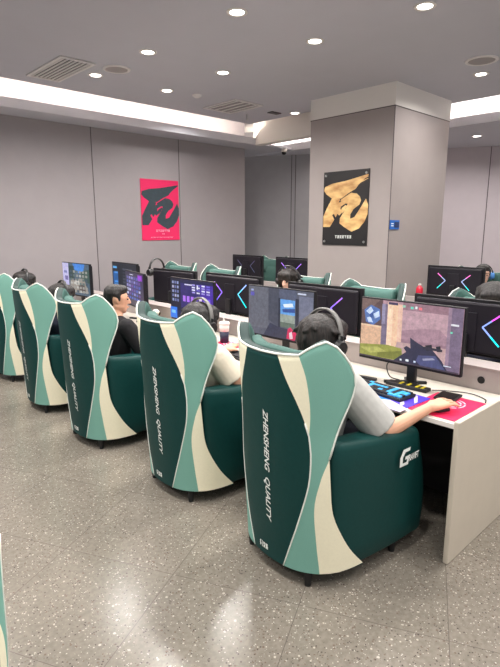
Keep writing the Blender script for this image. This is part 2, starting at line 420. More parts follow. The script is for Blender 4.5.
def small_print(bm, to, u0, u1, v0, v1, n, mi):
    for i in range(n):
        a = u0+(u1-u0)*i/n; c = a+(u1-u0)/n*.78; vm = (v0+v1)/2; dv = (v1-v0)
        sh = random.choice((0, 1, 2))
        poly(bm, [(a, v0), (c, v0), (c, v0+dv*.28), (a, v0+dv*.28)], to, mi)
        poly(bm, [((a+c)/2-.006, v0), ((a+c)/2+.006, v0), ((a+c)/2+.006, v1), ((a+c)/2-.006, v1)], to, mi)
        if sh: poly(bm, [(a, v1-dv*.25), (c, v1-dv*.25), (c, v1), (a, v1)], to, mi)
        if sh == 2: poly(bm, [(a, vm-dv*.1), (c, vm-dv*.1), (c, vm+dv*.1), (a, vm+dv*.1)], to, mi)

# red poster, on wall_left (faces -Y)
t = thing('poster', 'crimson poster with dark brush-painted character on the left wall', 'poster', (4.40, 7.09, 1.515))
W_, H_ = .71, .938
b = bmesh.new(); box(b, 0, W_, -.006, .0045, 0, H_); obj('sheet', b, M['posterred'], t)
def tr(d): return lambda u, v: (u*W_, d, (1-v)*H_)
b = bmesh.new()
for i, p in enumerate((BR_TOP, BR_LEG, BR_BODY, BR_DOT)): poly(b, p, tr(-.0066-.0003*i), 0)
obj('brush_character', b, M['posterink'], t)
for q in ((.36, .74, .825, .86, 7), (.52, .59, .885, .905, 2), (.22, .82, .945, .96, 16)):
    b = bmesh.new(); small_print(b, tr(-.0082), *q, 0); obj('small_print', b, M['pinkprint'], t)
# gold poster, on the column (faces -X)
t = thing('poster', 'black poster with golden brush-painted character on the column', 'poster', (5.385, 4.29, 1.492))
W2, H2 = .68, .905
b = bmesh.new(); box(b, -.008, .004, -W2, 0, 0, H2); obj('board', b, M['posterblack'], t)
def tg(d): return lambda u, v: (d, -u*W2, (1-v)*H2)
b = bmesh.new()
for i, p in enumerate((BR_TOP, BR_LEG, BR_BODY, BR_DOT)): poly(b, p, tg(-.0086-.0003*i), 0)
for a in (.10, .125, .15): poly(b, [(.72, a+.03), (.98, a-.03), (.985, a-.024), (.76, a+.045)], tg(-.0098), 0)
obj('brush_character', b, M['gold'], t)
b = bmesh.new(); small_print(b, tg(-.0100), .30, .68, .865, .905, 7, 0); obj('small_print', b, M['letter'], t)
for u, v in ((.05, .05), (.94, .05), (.05, .95), (.94, .95)):
    b = bmesh.new(); frustum(b, (-.0085, -u*W2, (1-v)*H2), (-.018, -u*W2, (1-v)*H2), .016, .013, 12); obj('fixing', b, M['silver'], t)
t = thing('wall_sign', 'small blue plate at the corner of the column', 'sign', (5.40, 3.315, 1.69))
b = bmesh.new(); box(b, 0, .2, -.006, .004, 0, .105); obj('plate', b, M['signblue'], t)
b = bmesh.new(); box(b, .09, .19, -.008, -.006, .02, .085); obj('dark_field', b, M['signdark'], t)
b = bmesh.new(); box(b, .02, .07, -.008, -.006, .035, .045); box(b, .02, .07, -.008, -.006, .06, .07); obj('symbol', b, M['letter'], t)

# ------------------------------------------------------------------ gaming sofa chair
PLAN = [(0, 0), (.06, .002), (.12, .010), (.18, .028), (.235, .060), (.285, .108), (.322, .17), (.343, .25), (.354, .34), (.361, .45), (.365, .55), (.365, .65), (.363, .74)]
_seg = [0]
for i in range(len(PLAN)-1): _seg.append(_seg[-1]+math.hypot(PLAN[i+1][0]-PLAN[i][0], PLAN[i+1][1]-PLAN[i][1]))
_fine = crom([(u, v, 0) for u, v in [(-.06, .002)]+PLAN], 260)
_fine = [p for p in _fine if p.x >= 0 or p.y > .01]
_fs = [0]
for i in range(len(_fine)-1): _fs.append(_fs[-1]+(_fine[i+1]-_fine[i]).length)
def plan(w):
    s = abs(w)*_fs[-1]/_seg[-1]; lo, hi = 0, len(_fs)-1
    while hi-lo > 1:
        m = (lo+hi)//2
        if _fs[m] <= s: lo = m
        else: hi = m
    t = (s-_fs[lo])/max(_fs[hi]-_fs[lo], 1e-9)
    p = _fine[lo].lerp(_fine[hi], min(t, 1.05)); d = (_fine[hi]-_fine[lo]).normalized()
    sg = -1 if w < 0 else 1
    return p.x*sg, p.y, (-d.y*sg, d.x)       # u, v, inward normal (u, v)
# local frame of a chair: x forward, y to its left, z up; u = -y
def S(w, z, off=0.0):
    """outer shell surface; off > 0 goes inward"""
    u, v, n = plan(w)
    fz = 0 if z < .08 else (-.012*(z-.08)/.47 if z < .55 else (-.012+.012*(z-.55)/.25 if z < .8 else min(.016, .016*(z-.8)/.3)))
    u += n[0]*off+math.copysign(fz*(abs(u)/.3)**2, w); v += n[1]*off
    v -= .055*max(0.0, z-.1)/1.1
    return Vector((v, -u, z))
def V2(l): return [Vector((w, z, 0)) for w, z in l]
c1L = V2([(.108, .078), (.150, .205), (.189, .329), (.243, .543), (.258, .69), (.253, .787)])
c1U = V2([(.253, .787), (.228, .87), (.194, .95), (.136, 1.067), (.103, 1.155)])
c2U = V2([(.253, .787), (.258, .86), (.255, .943), (.237, 1.066), (.207, 1.163)])
c3L = V2([(.295, .083), (.278, .25), (.269, .438), (.298, .58), (.34, .682)])
c3U = V2([(.34, .682), (.396, .842), (.448, .965), (.462, 1.03), (.446, 1.095), (.414, 1.146), (.384, 1.186), (.354, 1.214), (.322, 1.228)])
c4L = V2([(.535, .092), (.455, .19), (.397, .292), (.355, .40), (.342, .52), (.34, .682)])
c0L = V2([(0, .075), (0, .787)]); c0U = V2([(0, .787), (0, 1.152)])
NL, NU = 18, 12
def full(lo, up): return crom(lo, NL)+crom(up, NU)[1:]
K0, K1, K2, K3 = full(c0L, c0U), full(c1L, c1U), full(c1L, c2U), full(c3L, c3U)
K4 = crom(c4L, NL); K3l = crom(c3L, NL)

BU = .008
def top_teal(i): return K3[-1].lerp(K2[-1], i/8)+Vector((0, BU*math.sin(PI*i/8), 0))
def strip(bm, A, B, n, mi, sg, off=0.0, bulge=0.0):
    """surface patch between two seam curves, sg mirrors it"""
    g = []
    for a, c in zip(A, B):
        row = []
        for i in range(n+1):
            p = a.lerp(c, i/n)
            if bulge and len(g) > len(A)*.55: p = p+Vector((0, bulge*math.sin(PI*i/n)*((len(g)+1)/len(A)-.55)/.45, 0))
            row.append(bm.verts.new(S(p.x*sg, p.y, off)))
        g.append(row)
    for j in range(len(g)-1):
        for i in range(n):
            f = bm.faces.new((g[j][i], g[j][i+1], g[j+1][i+1], g[j+1][i])); f.material_index = mi; f.smooth = True
    return g

THK = .055
def rounded_block(bm, loop_fn, zs, mi=0):
    """stack of closed loops: zs = [(z, inset)]"""
    rings = []
    for z, d in zs: rings.append([bm.verts.new(p) for p in loop_fn(z, d)])
    n = len(rings[0])
    for j in range(len(rings)-1):
        for i in range(n):
            f = bm.faces.new((rings[j][i], rings[j][(i+1) % n], rings[j+1][(i+1) % n], rings[j+1][i])); f.material_index = mi; f.smooth = True
    f = bm.faces.new(rings[0][::-1]); f.material_index = mi; f.smooth = True
    f = bm.faces.new(rings[-1]); f.material_index = mi; f.smooth = True

def rrect(x0, x1, y0, y1, r, n=6):
    out = []
    for cx, cy, a0 in ((x1-r, y1-r, 0), (x0+r, y1-r, 90), (x0+r, y0+r, 180), (x1-r, y0+r, 270)):
        for i in range(n+1):
            a = math.radians(a0+90*i/n); out.append((cx+r*math.cos(a), cy+r*math.sin(a)))
    return out

def arm_loop(sg):
    pts = []
    w = .36
    while w < _seg[-1]-.004:
        u, v, nn = plan(w); pts.append((u+nn[0]*.005, v+nn[1]*.005)); w += .035
    pts += [(.361, .775), (.352, .81), (.328, .833), (.29, .842), (.25, .836), (.222, .815), (.208, .775), (.203, .65), (.203, .5), (.203, .36), (.206, .25), (.225, .16)]
    # inward normals
    n = len(pts); nor = []
    area = sum(pts[i][0]*pts[(i+1) % n][1]-pts[(i+1) % n][0]*pts[i][1] for i in range(n))
    s = 1 if area > 0 else -1
    for i in range(n):
        a, c = pts[i-1], pts[(i+1) % n]; dx, dy = c[0]-a[0], c[1]-a[1]; l = math.hypot(dx, dy)
        nor.append((-dy/l*s, dx/l*s))
    def f(z, d):
        out = []
        for (u, v), (nu, nv) in zip(pts, nor):
            uu, vv = u+nu*d, v+nv*d
            k = max(0, min(1, (v-.15)/.6))
            zz = z
            if z > .3: zz = .3+(z-.3)*((.745-.055*k)-.3)/.4       # the arm falls towards the front
            vv += .055*max(0, (v-.5)/.3)*(math.sin(PI*min(1, max(0, zz/.62)))-.9)   # front bulges at mid height
            vv -= .055*max(0.0, zz-.1)/1.1
            out.append(Vector((vv, -uu*sg, zz)))
        return out
    return f

def make_chair():
    t = thing('gaming_sofa_chair', '', 'chair')
    # --- high shell back
    bm = bmesh.new()
    for sg in (1, -1):
        strip(bm, K0, K1, 5, 0, sg)
        strip(bm, K1[NL:], K2[NL:], 4, 1, sg)
        strip(bm, K2, K3, 8, 2, sg, 0, BU)
        strip(bm, K3l, K4, 5, 1, sg)
        # lining, rim along wing edge and top edge
        strip(bm, K0[6:], K1[6:], 5, 3, sg, THK); strip(bm, K1[NL:], K2[NL:], 4, 3, sg, THK); strip(bm, K2[6:], K3[6:], 8, 3, sg, THK, BU)
        edge = [(p.x, p.y) for p in K3[NL:]]
        top = [top_teal(i) for i in range(9)]+[(K2[-1].lerp(K1[-1], i/4)) for i in range(1, 5)]+[(K1[-1].lerp(K0[-1], i/5)) for i in range(1, 6)]
        rim = edge+[(p.x, p.y) for p in top[1:]]
        prev = None
        for w, z in rim:
            a, c = bm.verts.new(S(w*sg, z)), bm.verts.new(S(w*sg, z, THK))
            m = bm.verts.new((a.co+c.co)/2+Vector((0, 0, .004)))
            if prev:
                for p, q in ((0, 1), (1, 2)):
                    f = bm.faces.new((prev[p], prev[q], (a, m, c)[q], (a, m, c)[p])); f.material_index = 4; f.smooth = True
            prev = (a, m, c)
    # bottom closing plate
    ring = [S(w, .085) for w in [-.53+1.06*i/24 for i in range(25)]]
    bmesh.ops.remove_doubles(bm, verts=bm.verts, dist=.0004)
    vs = [bm.verts.new(p+Vector((.004, 0, 0))) for p in ring]; f = bm.faces.new(vs); f.material_index = 0
    back = obj('backrest', bm, [M['dgreen'], M['cream'], M['teal'], M['lining'], M['rim']], t)
    # piping along the seams
    bm = bmesh.new()
    for sg in (1, -1):
        e = [S(p.x*sg, p.y, .002) for p in K3[NL:]]
        e += [S(q.x*sg, q.y, .002) for q in [top_teal(i) for i in range(1, 9)]]
        e += [S(q.x*sg, q.y, .002) for q in [K2[-1].lerp(K1[-1], i/4) for i in range(1, 5)]]
        e += [S(q.x*sg, q.y, .002) for q in [K1[-1].lerp(K0[-1], i/5) for i in range(1, 6)]]
        tube(bm, e, .0055, 6)
        ei = [S(p.x*sg, p.y, THK) for p in K3[NL:]]+[S(q.x*sg, q.y, THK) for q in [top_teal(i) for i in range(1, 9)]]
        pass
        tube(bm, [S(p.x*sg, p.y, .001) for p in K1[:NL+3]], .0042, 6)
    obj('piping', bm, M['piping'], back, True)
    # printed lettering down the back
    for word, z0, ln0 in (('ZHENSHENG', .868, .315), ('QUALITY', .525, .242)):
        vs, fs = text_mesh(word, .046, .28, 1.0, .001)
        ln = max(v[0] for v in vs); sc = ln0/ln
        bm = bmesh.new(); bv = [bm.verts.new(S(.004+y, z0-x*sc, -.0035)) for x, y in vs]
        for q in fs:
            try: bm.faces.new([bv[i] for i in q])
            except ValueError: pass
        obj('lettering', bm, M['letter'], back)
    bm = bmesh.new()                                    # little maker's mark near the hem
    def tm(u, v): return S(-.052+u*.06, .146-v*.036, -.0035)
    poly(bm, [(0, .1), (.12, 0), (.2, .1), (.1, .35), (.2, .6), (.08, 1), (0, .8)], tm, 0)
    poly(bm, [(.28, 0), (.36, 0), (.36, 1), (.28, 1)], tm, 0)
    for a in (.45, .73): poly(bm, [(a, .1), (a+.22, .1), (a+.22, .3), (a+.14, .32), (a+.22, .5), (a+.2, .95), (a, .95), (a, .7), (a+.1, .6), (a, .45)], tm, 0)
    obj('emblem', bm, M['letter'], back)
    # --- arms
    zs = [(.085, .03), (.092, .012), (.11, .0), (.2, 0), (.3, 0), (.4, 0), (.5, 0), (.6, 0), (.668, .003), (.687, .010), (.697, .022), (.70, .044)]
    for sg in (1, -1):
        bm = bmesh.new(); rounded_block(bm, arm_loop(sg), zs)
        a = obj('armrest', bm, M['dgreen'], t)
        if sg == 1:
            bm = bmesh.new()
            def la(x, y): return S(x, y, .0015)
            for q in ([(.36, 1.0), (1.04, 1.0), (.96, .80), (.40, .80)], [(.36, 1.0), (.54, .80), (.26, .50), (.02, .56)], [(.02, .56), (.28, .54), (.22, .18), (-.04, 0)], [(-.04, 0), (.22, .19), (.58, .19), (.74, 0)], [(.74, 0), (.58, .19), (.66, .36), (.88, .54)], [(.88, .54), (.66, .36), (.46, .36), (.52, .54)]):
                poly(bm, q, lambda x, y: la(.778+x*.088, .538+y*.085), 0)
            v2, f2 = text_mesh('RAVIFT', .046, .3, .95, .0012)
            bv = [bm.verts.new(la(.848+x*.62, .553+y)) for x, y in v2]
            for q in f2:
                try: bm.faces.new([bv[i] for i in q])
                except ValueError: pass
            obj('lettering', bm, M['letter'], a)
    # --- seat, cushion, front board, inner back cushion
    bm = bmesh.new(); lp = rrect(.10, .66, -.205, .205, .03)
    rounded_block(bm, lambda z, d: [Vector((x, y, z)) for x, y in lp], [(.10, 0), (.30, 0)]); obj('seat_base', bm, M['dgreen'], t)
    bm = bmesh.new(); lc = rrect(.12, .71, -.2, .2, .05)
    def fc(z, d): return [Vector((.415+(x-.415)*(1-d/.30), y*(1-d/.2), z)) for x, y in lc]
    rounded_block(bm, fc, [(.30, .02), (.31, .006), (.33, 0), (.39, 0), (.415, .008), (.428, .03), (.432, .07)]); obj('seat_cushion', bm, M['dgreen'], t)
    bm = bmesh.new()
    def fb(z, d):
        out = []
        for x, y in rrect(0, .1, -.19, .19, .035):
            out.append(Vector((.075+(x-.05)*(1-d)+.05-.055*(z-.1)/1.1, y*(1-d*.25), z)))
        return out
    rounded_block(bm, fb, [(.42, .5), (.43, .2), (.46, 0), (.6, 0), (.8, 0), (.96, .05), (1.04, .2), (1.08, .5)]); obj('back_cushion', bm, M['lining'], t)
    bm = bmesh.new()
    def hp(z, d):
        out = []
        for x, y in rrect(0, 1, -.235, .235, .12, 5):
            u, v, nn = plan(abs(y)); v -= .055*(z-.1)/1.1; k = .055+.095*x*(1-d)+.01*d
            out.append(Vector((v+nn[1]*.0+k+(.25*abs(y)**2), y*(1-d*.10), z+abs(y)*.11)))
        return out
    rounded_block(bm, hp, [(.93, .7), (.95, .25), (.98, .05), (1.04, 0), (1.09, 0), (1.122, .08), (1.138, .25), (1.144, .6)]); obj('head_pad', bm, M['lining'], t)
    for u, v in ((.215, .075), (-.215, .075), (.30, .62), (-.30, .62)):
        bm = bmesh.new(); frustum(bm, (v, -u, 0), (v, -u, .105), .016, .024, 14); obj('leg', bm, M['blackmatte'], t, False)
    return t

chair0 = make_chair(); _first = [True]
def chair(x, y, deg, label, group):
    o = chair0 if _first[0] else copy_tree(chair0); _first[0] = False
    o.location = (x, y, 0); o.rotation_euler = (0, 0, math.radians(deg)); tag(o, label, 'chair', group)
    return o
G1 = 'green gaming chairs in the near row'
chair(1.66, 1.62, -5, 'nearest green gaming sofa chair, with player in grey shirt, beside the desk end panel', G1)
chair(1.708, 2.635, -1.5, 'second green and teal gaming sofa chair from the desk end, with player in cream shirt', G1)
chair(1.666, 3.755, 2, 'third green and teal gaming sofa chair from the desk end, with short-haired player in black', G1)
chair(1.70, 4.86, -4, 'fourth green and teal gaming sofa chair from the desk end, holding a slouching dark-haired player', G1)
chair(1.82, 6.10, -1, 'farthest green gaming sofa chair of the near row, nearest the red poster wall', G1)
chair(.335, 1.662, 197, 'teal gaming sofa chair cut off by the left picture edge in the foreground', 'green gaming chairs across the aisle')
G2 = 'teal gaming chairs behind the monitors facing the camera'
chair(4.12, 1.53, 180, 'teal gaming chair holding the player cut off at right picture edge', G2)
chair(4.12, 2.60, 178, 'empty teal gaming chair in front of the column with the gold poster', G2)
chair(4.50, 3.72, 181, 'teal gaming chair with player whose face shows above a monitor', G2)
chair(4.47, 5.12, 180, 'teal gaming chair left of the player whose face shows, behind chevron-lit monitor', G2)
chair(4.47, 6.05, 181, 'teal gaming chair behind the monitor with the hanging headset', G2)
G3 = 'teal gaming chairs in the farthest row'
chair(6.62, 6.27, 180, 'far teal gaming chair seen in the gap between two dark monitors left of the column', G3)
chair(6.62, 2.66, 180, 'far teal gaming chair at the right edge holding the player with blue headset', G3)

# ------------------------------------------------------------------ desks
t = thing('gaming_desk', 'long light grey gaming desk of the near row with side end panel', 'desk', (2.36, 1.0, 0))
def P(x0, x1, y0, y1, z0, z1, name, m, bev=.004, par=None):
    b = bmesh.new(); box(b, x0-2.36, x1-2.36, y0-1.0, y1-1.0, z0, z1, bev); return obj(name, b, m, par or t)
P(2.375, 3.0, 1.03, 6.55, .73, .757, 'worktop', M['desk'])
P(2.368, 2.376, 1.03, 6.55, .728, .755, 'edge_band', M['white'], .002)
P(2.352, 3.76, 1.0, 1.03, 0, .775, 'end_panel', M['deskedge'], .006)
P(2.94, 2.96, 1.03, 6.55, .06, .73, 'modesty_board', M['darkboard'])
for y in (2.10, 3.19, 4.28, 5.37, 6.52): P(2.42, 2.94, y, y+.025, 0, .73, 'divider_panel', M['darkboard'])
P(2.40, 2.94, 1.031, 1.045, 0.01, .73, 'inner_board', M['darkboard'], .001)
rs = P(2.995, 3.11, 1.03, 6.55, .735, .898, 'cable_riser', M['riser'])
b = bmesh.new(); box(b, 0, .16, 0, 5.52, 0, .006)
o = obj('riser_lid', b, M['riser'], rs, loc=(2.98-2.36, .03, .898))
for y in (1.17, 2.27, 3.28, 3.45, 4.55, 5.5):
    b = bmesh.new(); frustum(b, (.632, y-1, .822), (.638, y-1, .822), .017, .017, 16); frustum(b, (.6315, y-1, .822), (.6335, y-1, .822), .022, .022, 16, cap=True)
    obj('grommet', b, M['blackmatte'], rs)
t = thing('gaming_desk', 'light grey gaming desk of the opposite row backing onto the near row', 'desk', (3.12, 1.03, 0))
for nm, x0, x1, y0, y1, z0, z1, m in (('worktop', 0, .62, .005, 5.5, .73, .757, 'desk'), ('modesty_board', .03, .05, .01, 5.5, .06, .73, 'darkboard')):
    b = bmesh.new(); box(b, x0, x1, y0, y1, z0, z1, .003); obj(nm, b, M[m], t)
for y in (1.1, 2.2, 3.3, 4.4, 5.47):
    b = bmesh.new(); box(b, .06, .58, y, y+.025, 0, .73); obj('divider_panel', b, M['darkboard'], t)
for lab, y0, y1 in (('far light desk left of the column under two dark monitors', 4.62, 6.85), ('far light desk right of the column under the double-chevron monitor', 2.0, 3.25)):
    t = thing('gaming_desk', lab, 'desk', (5.62, y0, 0))
    L_ = y1-y0
    b = bmesh.new(); box(b, 0, .62, 0, L_, .73, .757, .003); obj('worktop', b, M['desk'], t)
    b = bmesh.new(); box(b, 0, .05, 0, L_, .757, .9, .003); obj('cable_riser', b, M['riser'], t)
    b = bmesh.new(); box(b, .02, .04, 0, L_, .0, .73); obj('modesty_board', b, M['darkboard'], t)
    for y in (0, L_-.025):
        b = bmesh.new(); box(b, .05, .6, y, y+.025, 0, .73); obj('side_panel', b, M['deskedge'], t)

# ------------------------------------------------------------------ monitors. local: screen faces -x, panel centre at z = 0
CH = {}
for nm, a, c, s in (('bright', (232, 90, 232), (40, 226, 226), 2.2), ('violet', (190, 130, 255), (120, 110, 255), 1.7), ('pinkcyan', (244, 120, 200), (60, 220, 214), 2.0), ('dim', (120, 110, 150), (110, 120, 150), .8), ('cyan', (150, 180, 255), (40, 226, 220), 2.2)):
    CH[nm] = [emit('chevron_upper', a, s), emit('chevron_mid', tuple((p+q)//2 for p, q in zip(a, c)), s), emit('chevron_lower', c, s)]

def monitor(label, cat_group, x, y, ztop, w, h, deg, pic=None, chev=None, deskz=.757, cables=False):
    t = thing('monitor', label, 'monitor', (x, y, deskz), math.radians(deg), cat_group)
    zc = ztop-h/2-deskz
    hw, hh = w/2, h/2
    b = bmesh.new(); box(b, -.008, .022, -hw, hw, zc-hh, zc+hh, .004); obj('panel', b, M['bezel'], t)
    b = bmesh.new(); box(b, .021, .05, -hw*.93, hw*.93, zc-hh*.9, zc+hh*.9, .014)
    box(b, .048, .058, -.07, .07, zc-hh*.86, zc+hh*.55, .004); obj('rear_housing', b, M['bezelback'], t)
    # display
    iw, ih, bz = w-.016, h-.026, .018
    def to(d): return lambda u, v: (-.0082-d*.0006, (.5-u)*iw, zc+(.5-v)*ih+.005)
    b = bmesh.new(); mats = []
    layers = pic or [((14, 14, 18), [(0, 0), (1, 0), (1, 1), (0, 1)], .3)]
    for i, lay in enumerate(layers):
        m = screen_mat(lay[0], lay[2] if len(lay) > 2 else 1.25)
        if m not in mats: mats.append(m)
        poly(b, lay[1], to(i*.35), mats.index(m))
    obj('display', b, mats, t)
    # stand
    b = bmesh.new()
    box(b, .058, .085, -.03, .03, .012, zc-hh*.2, .006)
    obj('stand_neck', b, M['blackplastic'], t)
    b = bmesh.new()
    for sx, sy in ((-.10, -.13), (-.10, .13), (.06, -.07), (.06, .07)):
        c0 = Vector((.07, 0, 0)); c1 = Vector((.07+sx, sy, 0)); d = (c1-c0).normalized(); n = Vector((-d.y, d.x, 0))*.02
        q = [c0+n, c0-n, c1-n*.6, c1+n*.6]
        lo = [b.verts.new((p.x, p.y, .001)) for p in q]; hi = [b.verts.new((p.x, p.y, .016)) for p in q]
        b.faces.new(lo[::-1]); b.faces.new(hi)
        for i in range(4): b.faces.new((lo[i], lo[(i+1) % 4], hi[(i+1) % 4], hi[i]))
    obj('stand_base', b, M['blackplastic'], t)
    if chev:
        for sg in (1, -1):                      # light chevrons on the back, pointing at the middle
            b = bmesh.new()
            s = w/.7
            tip, far = .10*s*sg, .20*s*sg
            pts = [(far, zc+.095*s), (tip+(far-tip)*.5, zc+.0535*s), (tip, zc+.012*s), (tip+(far-tip)*.5, zc-.038*s), (far, zc-.088*s)]
            for i in range(4):
                (y0, z0), (y1, z1) = pts[i], pts[i+1]
                L2 = math.hypot(y1-y0, z1-z0); ny, nz = -(z1-z0)/L2*.0045, (y1-y0)/L2*.0045
                q = [(y0+ny, z0+nz), (y0-ny, z0-nz), (y1-ny, z1-nz), (y1+ny, z1+nz)]
                lo = [b.verts.new((.049, *p)) for p in q]; hi = [b.verts.new((.0535, *p)) for p in q]
                fs = [b.faces.new(lo[::-1]), b.faces.new(hi)]+[b.faces.new((lo[j], lo[(j+1) % 4], hi[(j+1) % 4], hi[j])) for j in range(4)]
                for f in fs: f.material_index = (0, 1, 1, 2)[i]
            obj('light_chevron', b, CH[chev[0 if sg == 1 else 1]], t)
    return t

R = lambda u0, u1, v0, v1: [(u0, v0), (u1, v0), (u1, v1), (u0, v1)]
FULL = R(0, 1, 0, 1)
PIC1 = [((176, 140, 152), FULL),
        ((96, 74, 76), R(0, .23, 0, .44)), ((122, 100, 96), [(0, 0), (.2, 0), (.13, .12), (0, .2)]),
        ((86, 116, 176), [(.03, .2), (.10, .1), (.20, .16), (.21, .33), (.13, .45), (.05, .40)]),
        ((206, 222, 250), [(.05, .22), (.10, .13), (.13, .2), (.09, .27)]), ((206, 222, 250), [(.13, .25), (.19, .19), (.2, .28), (.15, .33)]),
        ((206, 222, 250), [(.06, .33), (.10, .30), (.13, .40), (.08, .4)]), ((60, 84, 146), [(.09, .26), (.13, .24), (.12, .33), (.09, .31)]),
        ((216, 176, 146), R(0, .235, .44, .82)), ((236, 200, 170), R(0, .235, .44, .47)),
        ((120, 108, 132), R(.225, .285, .06, .8)), ((150, 142, 172), R(.225, .26, .06, .4)),
        ((236, 196, 164), R(.285, .395, .02, .76)), ((248, 214, 184), R(.285, .34, .02, .76)), ((226, 186, 166), R(.395, .44, .04, .70)), ((70, 60, 90), R(.29, .39, .02, .06)),
        ((150, 116, 128), R(.44, .90, .0, .12)), ((186, 152, 162), [(.44, .12), (.9, .12), (.9, .5), (.8, .36), (.66, .38), (.44, .46)]),
        ((166, 132, 146), [(.44, .46), (.66, .38), (.8, .36), (.9, .5), (.9, .62), (.44, .6)]), ((152, 118, 132), R(.44, .88, .60, .66)),
        ((120, 104, 128), R(.87, 1, 0, 1)), ((150, 126, 146), R(.87, .9, 0, .9)),
        ((190, 158, 158), [(.4, .66), (.87, .64), (.87, 1), (.35, 1)]),
        ((150, 152, 72), [(0, .80), (.30, .74), (.45, .76), (.47, .97), (0, .99)]), ((176, 176, 96), [(0, .86), (.2, .80), (.3, .86), (.12, .93)]), ((120, 124, 54), [(.2, .9), (.45, .8), (.46, .96), (.2, .97)]),
        ((44, 44, 70), [(.36, 1), (.50, .80), (.47, .74), (.5, .70), (.54, .73), (.53, .55), (.58, .60), (.66, .66), (.74, .68), (.84, .84), (.90, 1)]),
        ((74, 78, 120), [(.62, .82), (.78, .78), (.88, .98), (.66, 1), (.6, .92)]), ((150, 150, 176), [(.66, .86), (.76, .82), (.78, .845), (.67, .89)]),
        ((30, 28, 40), [(.68, .64), (.74, .61), (.75, .70), (.69, .72)]), ((30, 28, 40), [(.78, .63), (.82, .61), (.83, .70), (.79, .71)]), ((44, 40, 56), R(.66, .84, .66, .70)),
        ((230, 236, 246), R(.44, .46, .93, .96)), ((230, 236, 246), R(.50, .53, .92, .955)), ((210, 222, 246), R(.58, .60, .92, .95)), ((220, 226, 240), R(.86, .93, .90, .915)),
        ((232, 232, 240), R(.90, .97, .24, .27)), ((120, 220, 190), R(.90, .92, .36, .39)), ((232, 120, 130), R(.60, .63, .05, .09)), ((120, 210, 190), R(.52, .55, .05, .09)), ((236, 236, 240), R(.565, .585, .04, .08)), ((150, 190, 170), R(.44, .47, .04, .08)),
        ((70, 60, 72), R(0, 1, .975, 1))]
PIC2 = [((88, 91, 106), FULL), ((100, 102, 114), R(0, .33, .0, .86)), ((72, 75, 90), [(.33, 0), (.50, 0), (.50, .78), (.33, .66)]), ((84, 90, 112), R(.5, .76, 0, .2)),
        ((100, 160, 226), R(.52, .74, .20, .50)), ((226, 236, 246), [(.56, .30), (.70, .26), (.72, .33), (.58, .36)]), ((50, 80, 150), [(.55, .40), (.74, .36), (.74, .44), (.56, .46)]),
        ((150, 160, 150), R(.52, .74, .50, .66)), ((96, 110, 100), R(.52, .74, .66, .76)), ((40, 44, 62), R(.75, .80, .16, .80)), ((40, 44, 62), R(.49, .52, .18, .78)),
        ((112, 116, 138), R(.80, 1, .1, .8)), ((52, 56, 78), [(.25, 1), (.36, .72), (.52, .78), (.8, .8), (1, .9), (1, 1)]),
        ((206, 40, 90), [(.62, .98), (.64, .78), (.68, .74), (.72, .8), (.78, .76), (.78, .9), (.74, 1)]), ((230, 200, 210), [(.66, .86), (.70, .82), (.72, .96), (.67, .98)]), ((226, 232, 240), R(.82, .86, .92, .97)),
        ((160, 170, 210), R(.05, .09, .06, .10)), ((96, 90, 180), R(.04, .10, .12, .2)), ((200, 205, 225), R(.78, .90, .04, .07))]
def icons(cols, u0, u1, v0, v1, nu, nv, seed):
    r = random.Random(seed); out = []
    for i in range(nu):
        for j in range(nv):
            du, dv = (u1-u0)/nu, (v1-v0)/nv
            out.append((r.choice(cols), R(u0+du*(i+.15), u0+du*(i+.8), v0+dv*(j+.15), v0+dv*(j+.75))))
    return out
PIC3 = [((34, 34, 72), FULL), ((50, 42, 110), R(.25, 1, .1, .7)), ((70, 40, 160), R(.72, 1, .08, .58)), ((24, 26, 50), R(0, .24, 0, .8))]
PIC3 += icons([(150, 160, 200), (110, 120, 170), (190, 190, 215)], .03, .22, .05, .6, 3, 5, 1)
PIC3 += icons([(180, 120, 240), (230, 210, 250), (120, 90, 230), (90, 130, 240), (240, 150, 190)], .30, .97, .36, .6, 7, 1, 2)
PIC3 += icons([(160, 150, 220), (110, 100, 200), (220, 220, 245)], .52, .97, .08, .32, 4, 4, 3)
PIC3 += [((214, 210, 240), R(.37, .55, .10, .13)), ((40, 120, 230), R(0, .17, .72, 1)), ((120, 190, 250), R(.03, .13, .8, .88)), ((60, 120, 230), R(.76, 1, .62, .72)), ((226, 226, 246), R(.66, .69, .1, .2))]
PIC4 = [((38, 34, 66), FULL), ((60, 50, 104), [(.1, .15), (.7, .1), (.9, .4), (.6, .7), (.1, .6)])]
PIC4 += icons([(150, 150, 200), (96, 92, 160), (70, 100, 180), (196, 200, 226), (110, 70, 150)], .05, .9, .12, .85, 6, 6, 4)
PIC4 += [((150, 60, 200), R(.75, .97, .04, .2)), ((230, 230, 244), R(.3, .5, .06, .08))]
PIC5 = [((70, 92, 110), FULL), ((190, 186, 226), R(0, .23, 0, 1)), ((120, 124, 180), R(.05, .17, .25, .33)), ((110, 100, 160), R(.08, .2, .42, .56)),
        ((60, 130, 214), [(.4, 0), (.85, 0), (.8, .2), (.62, .3), (.45, .18)]), ((40, 64, 60), R(.25, .45, .08, .5)), ((50, 80, 70), [(.7, .25), (1, .15), (1, .6), (.7, .5)]),
        ((150, 140, 130), [(.3, .5), (.8, .45), (.95, .9), (.25, .95)]), ((200, 196, 190), [(.45, .55), (.6, .5), (.65, .65), (.5, .7)]), ((80, 70, 66), [(.6, .7), (.8, .62), (.85, .85), (.62, .9)])]
PIC5 += icons([(90, 110, 110), (150, 150, 146), (60, 80, 96), (180, 180, 176)], .28, .97, .2, .95, 6, 6, 5)
PIC6 = [((34, 38, 48), FULL), ((30, 92, 160), R(.03, .24, .3, .75)), ((90, 170, 230), R(.03, .20, .12, .19))]
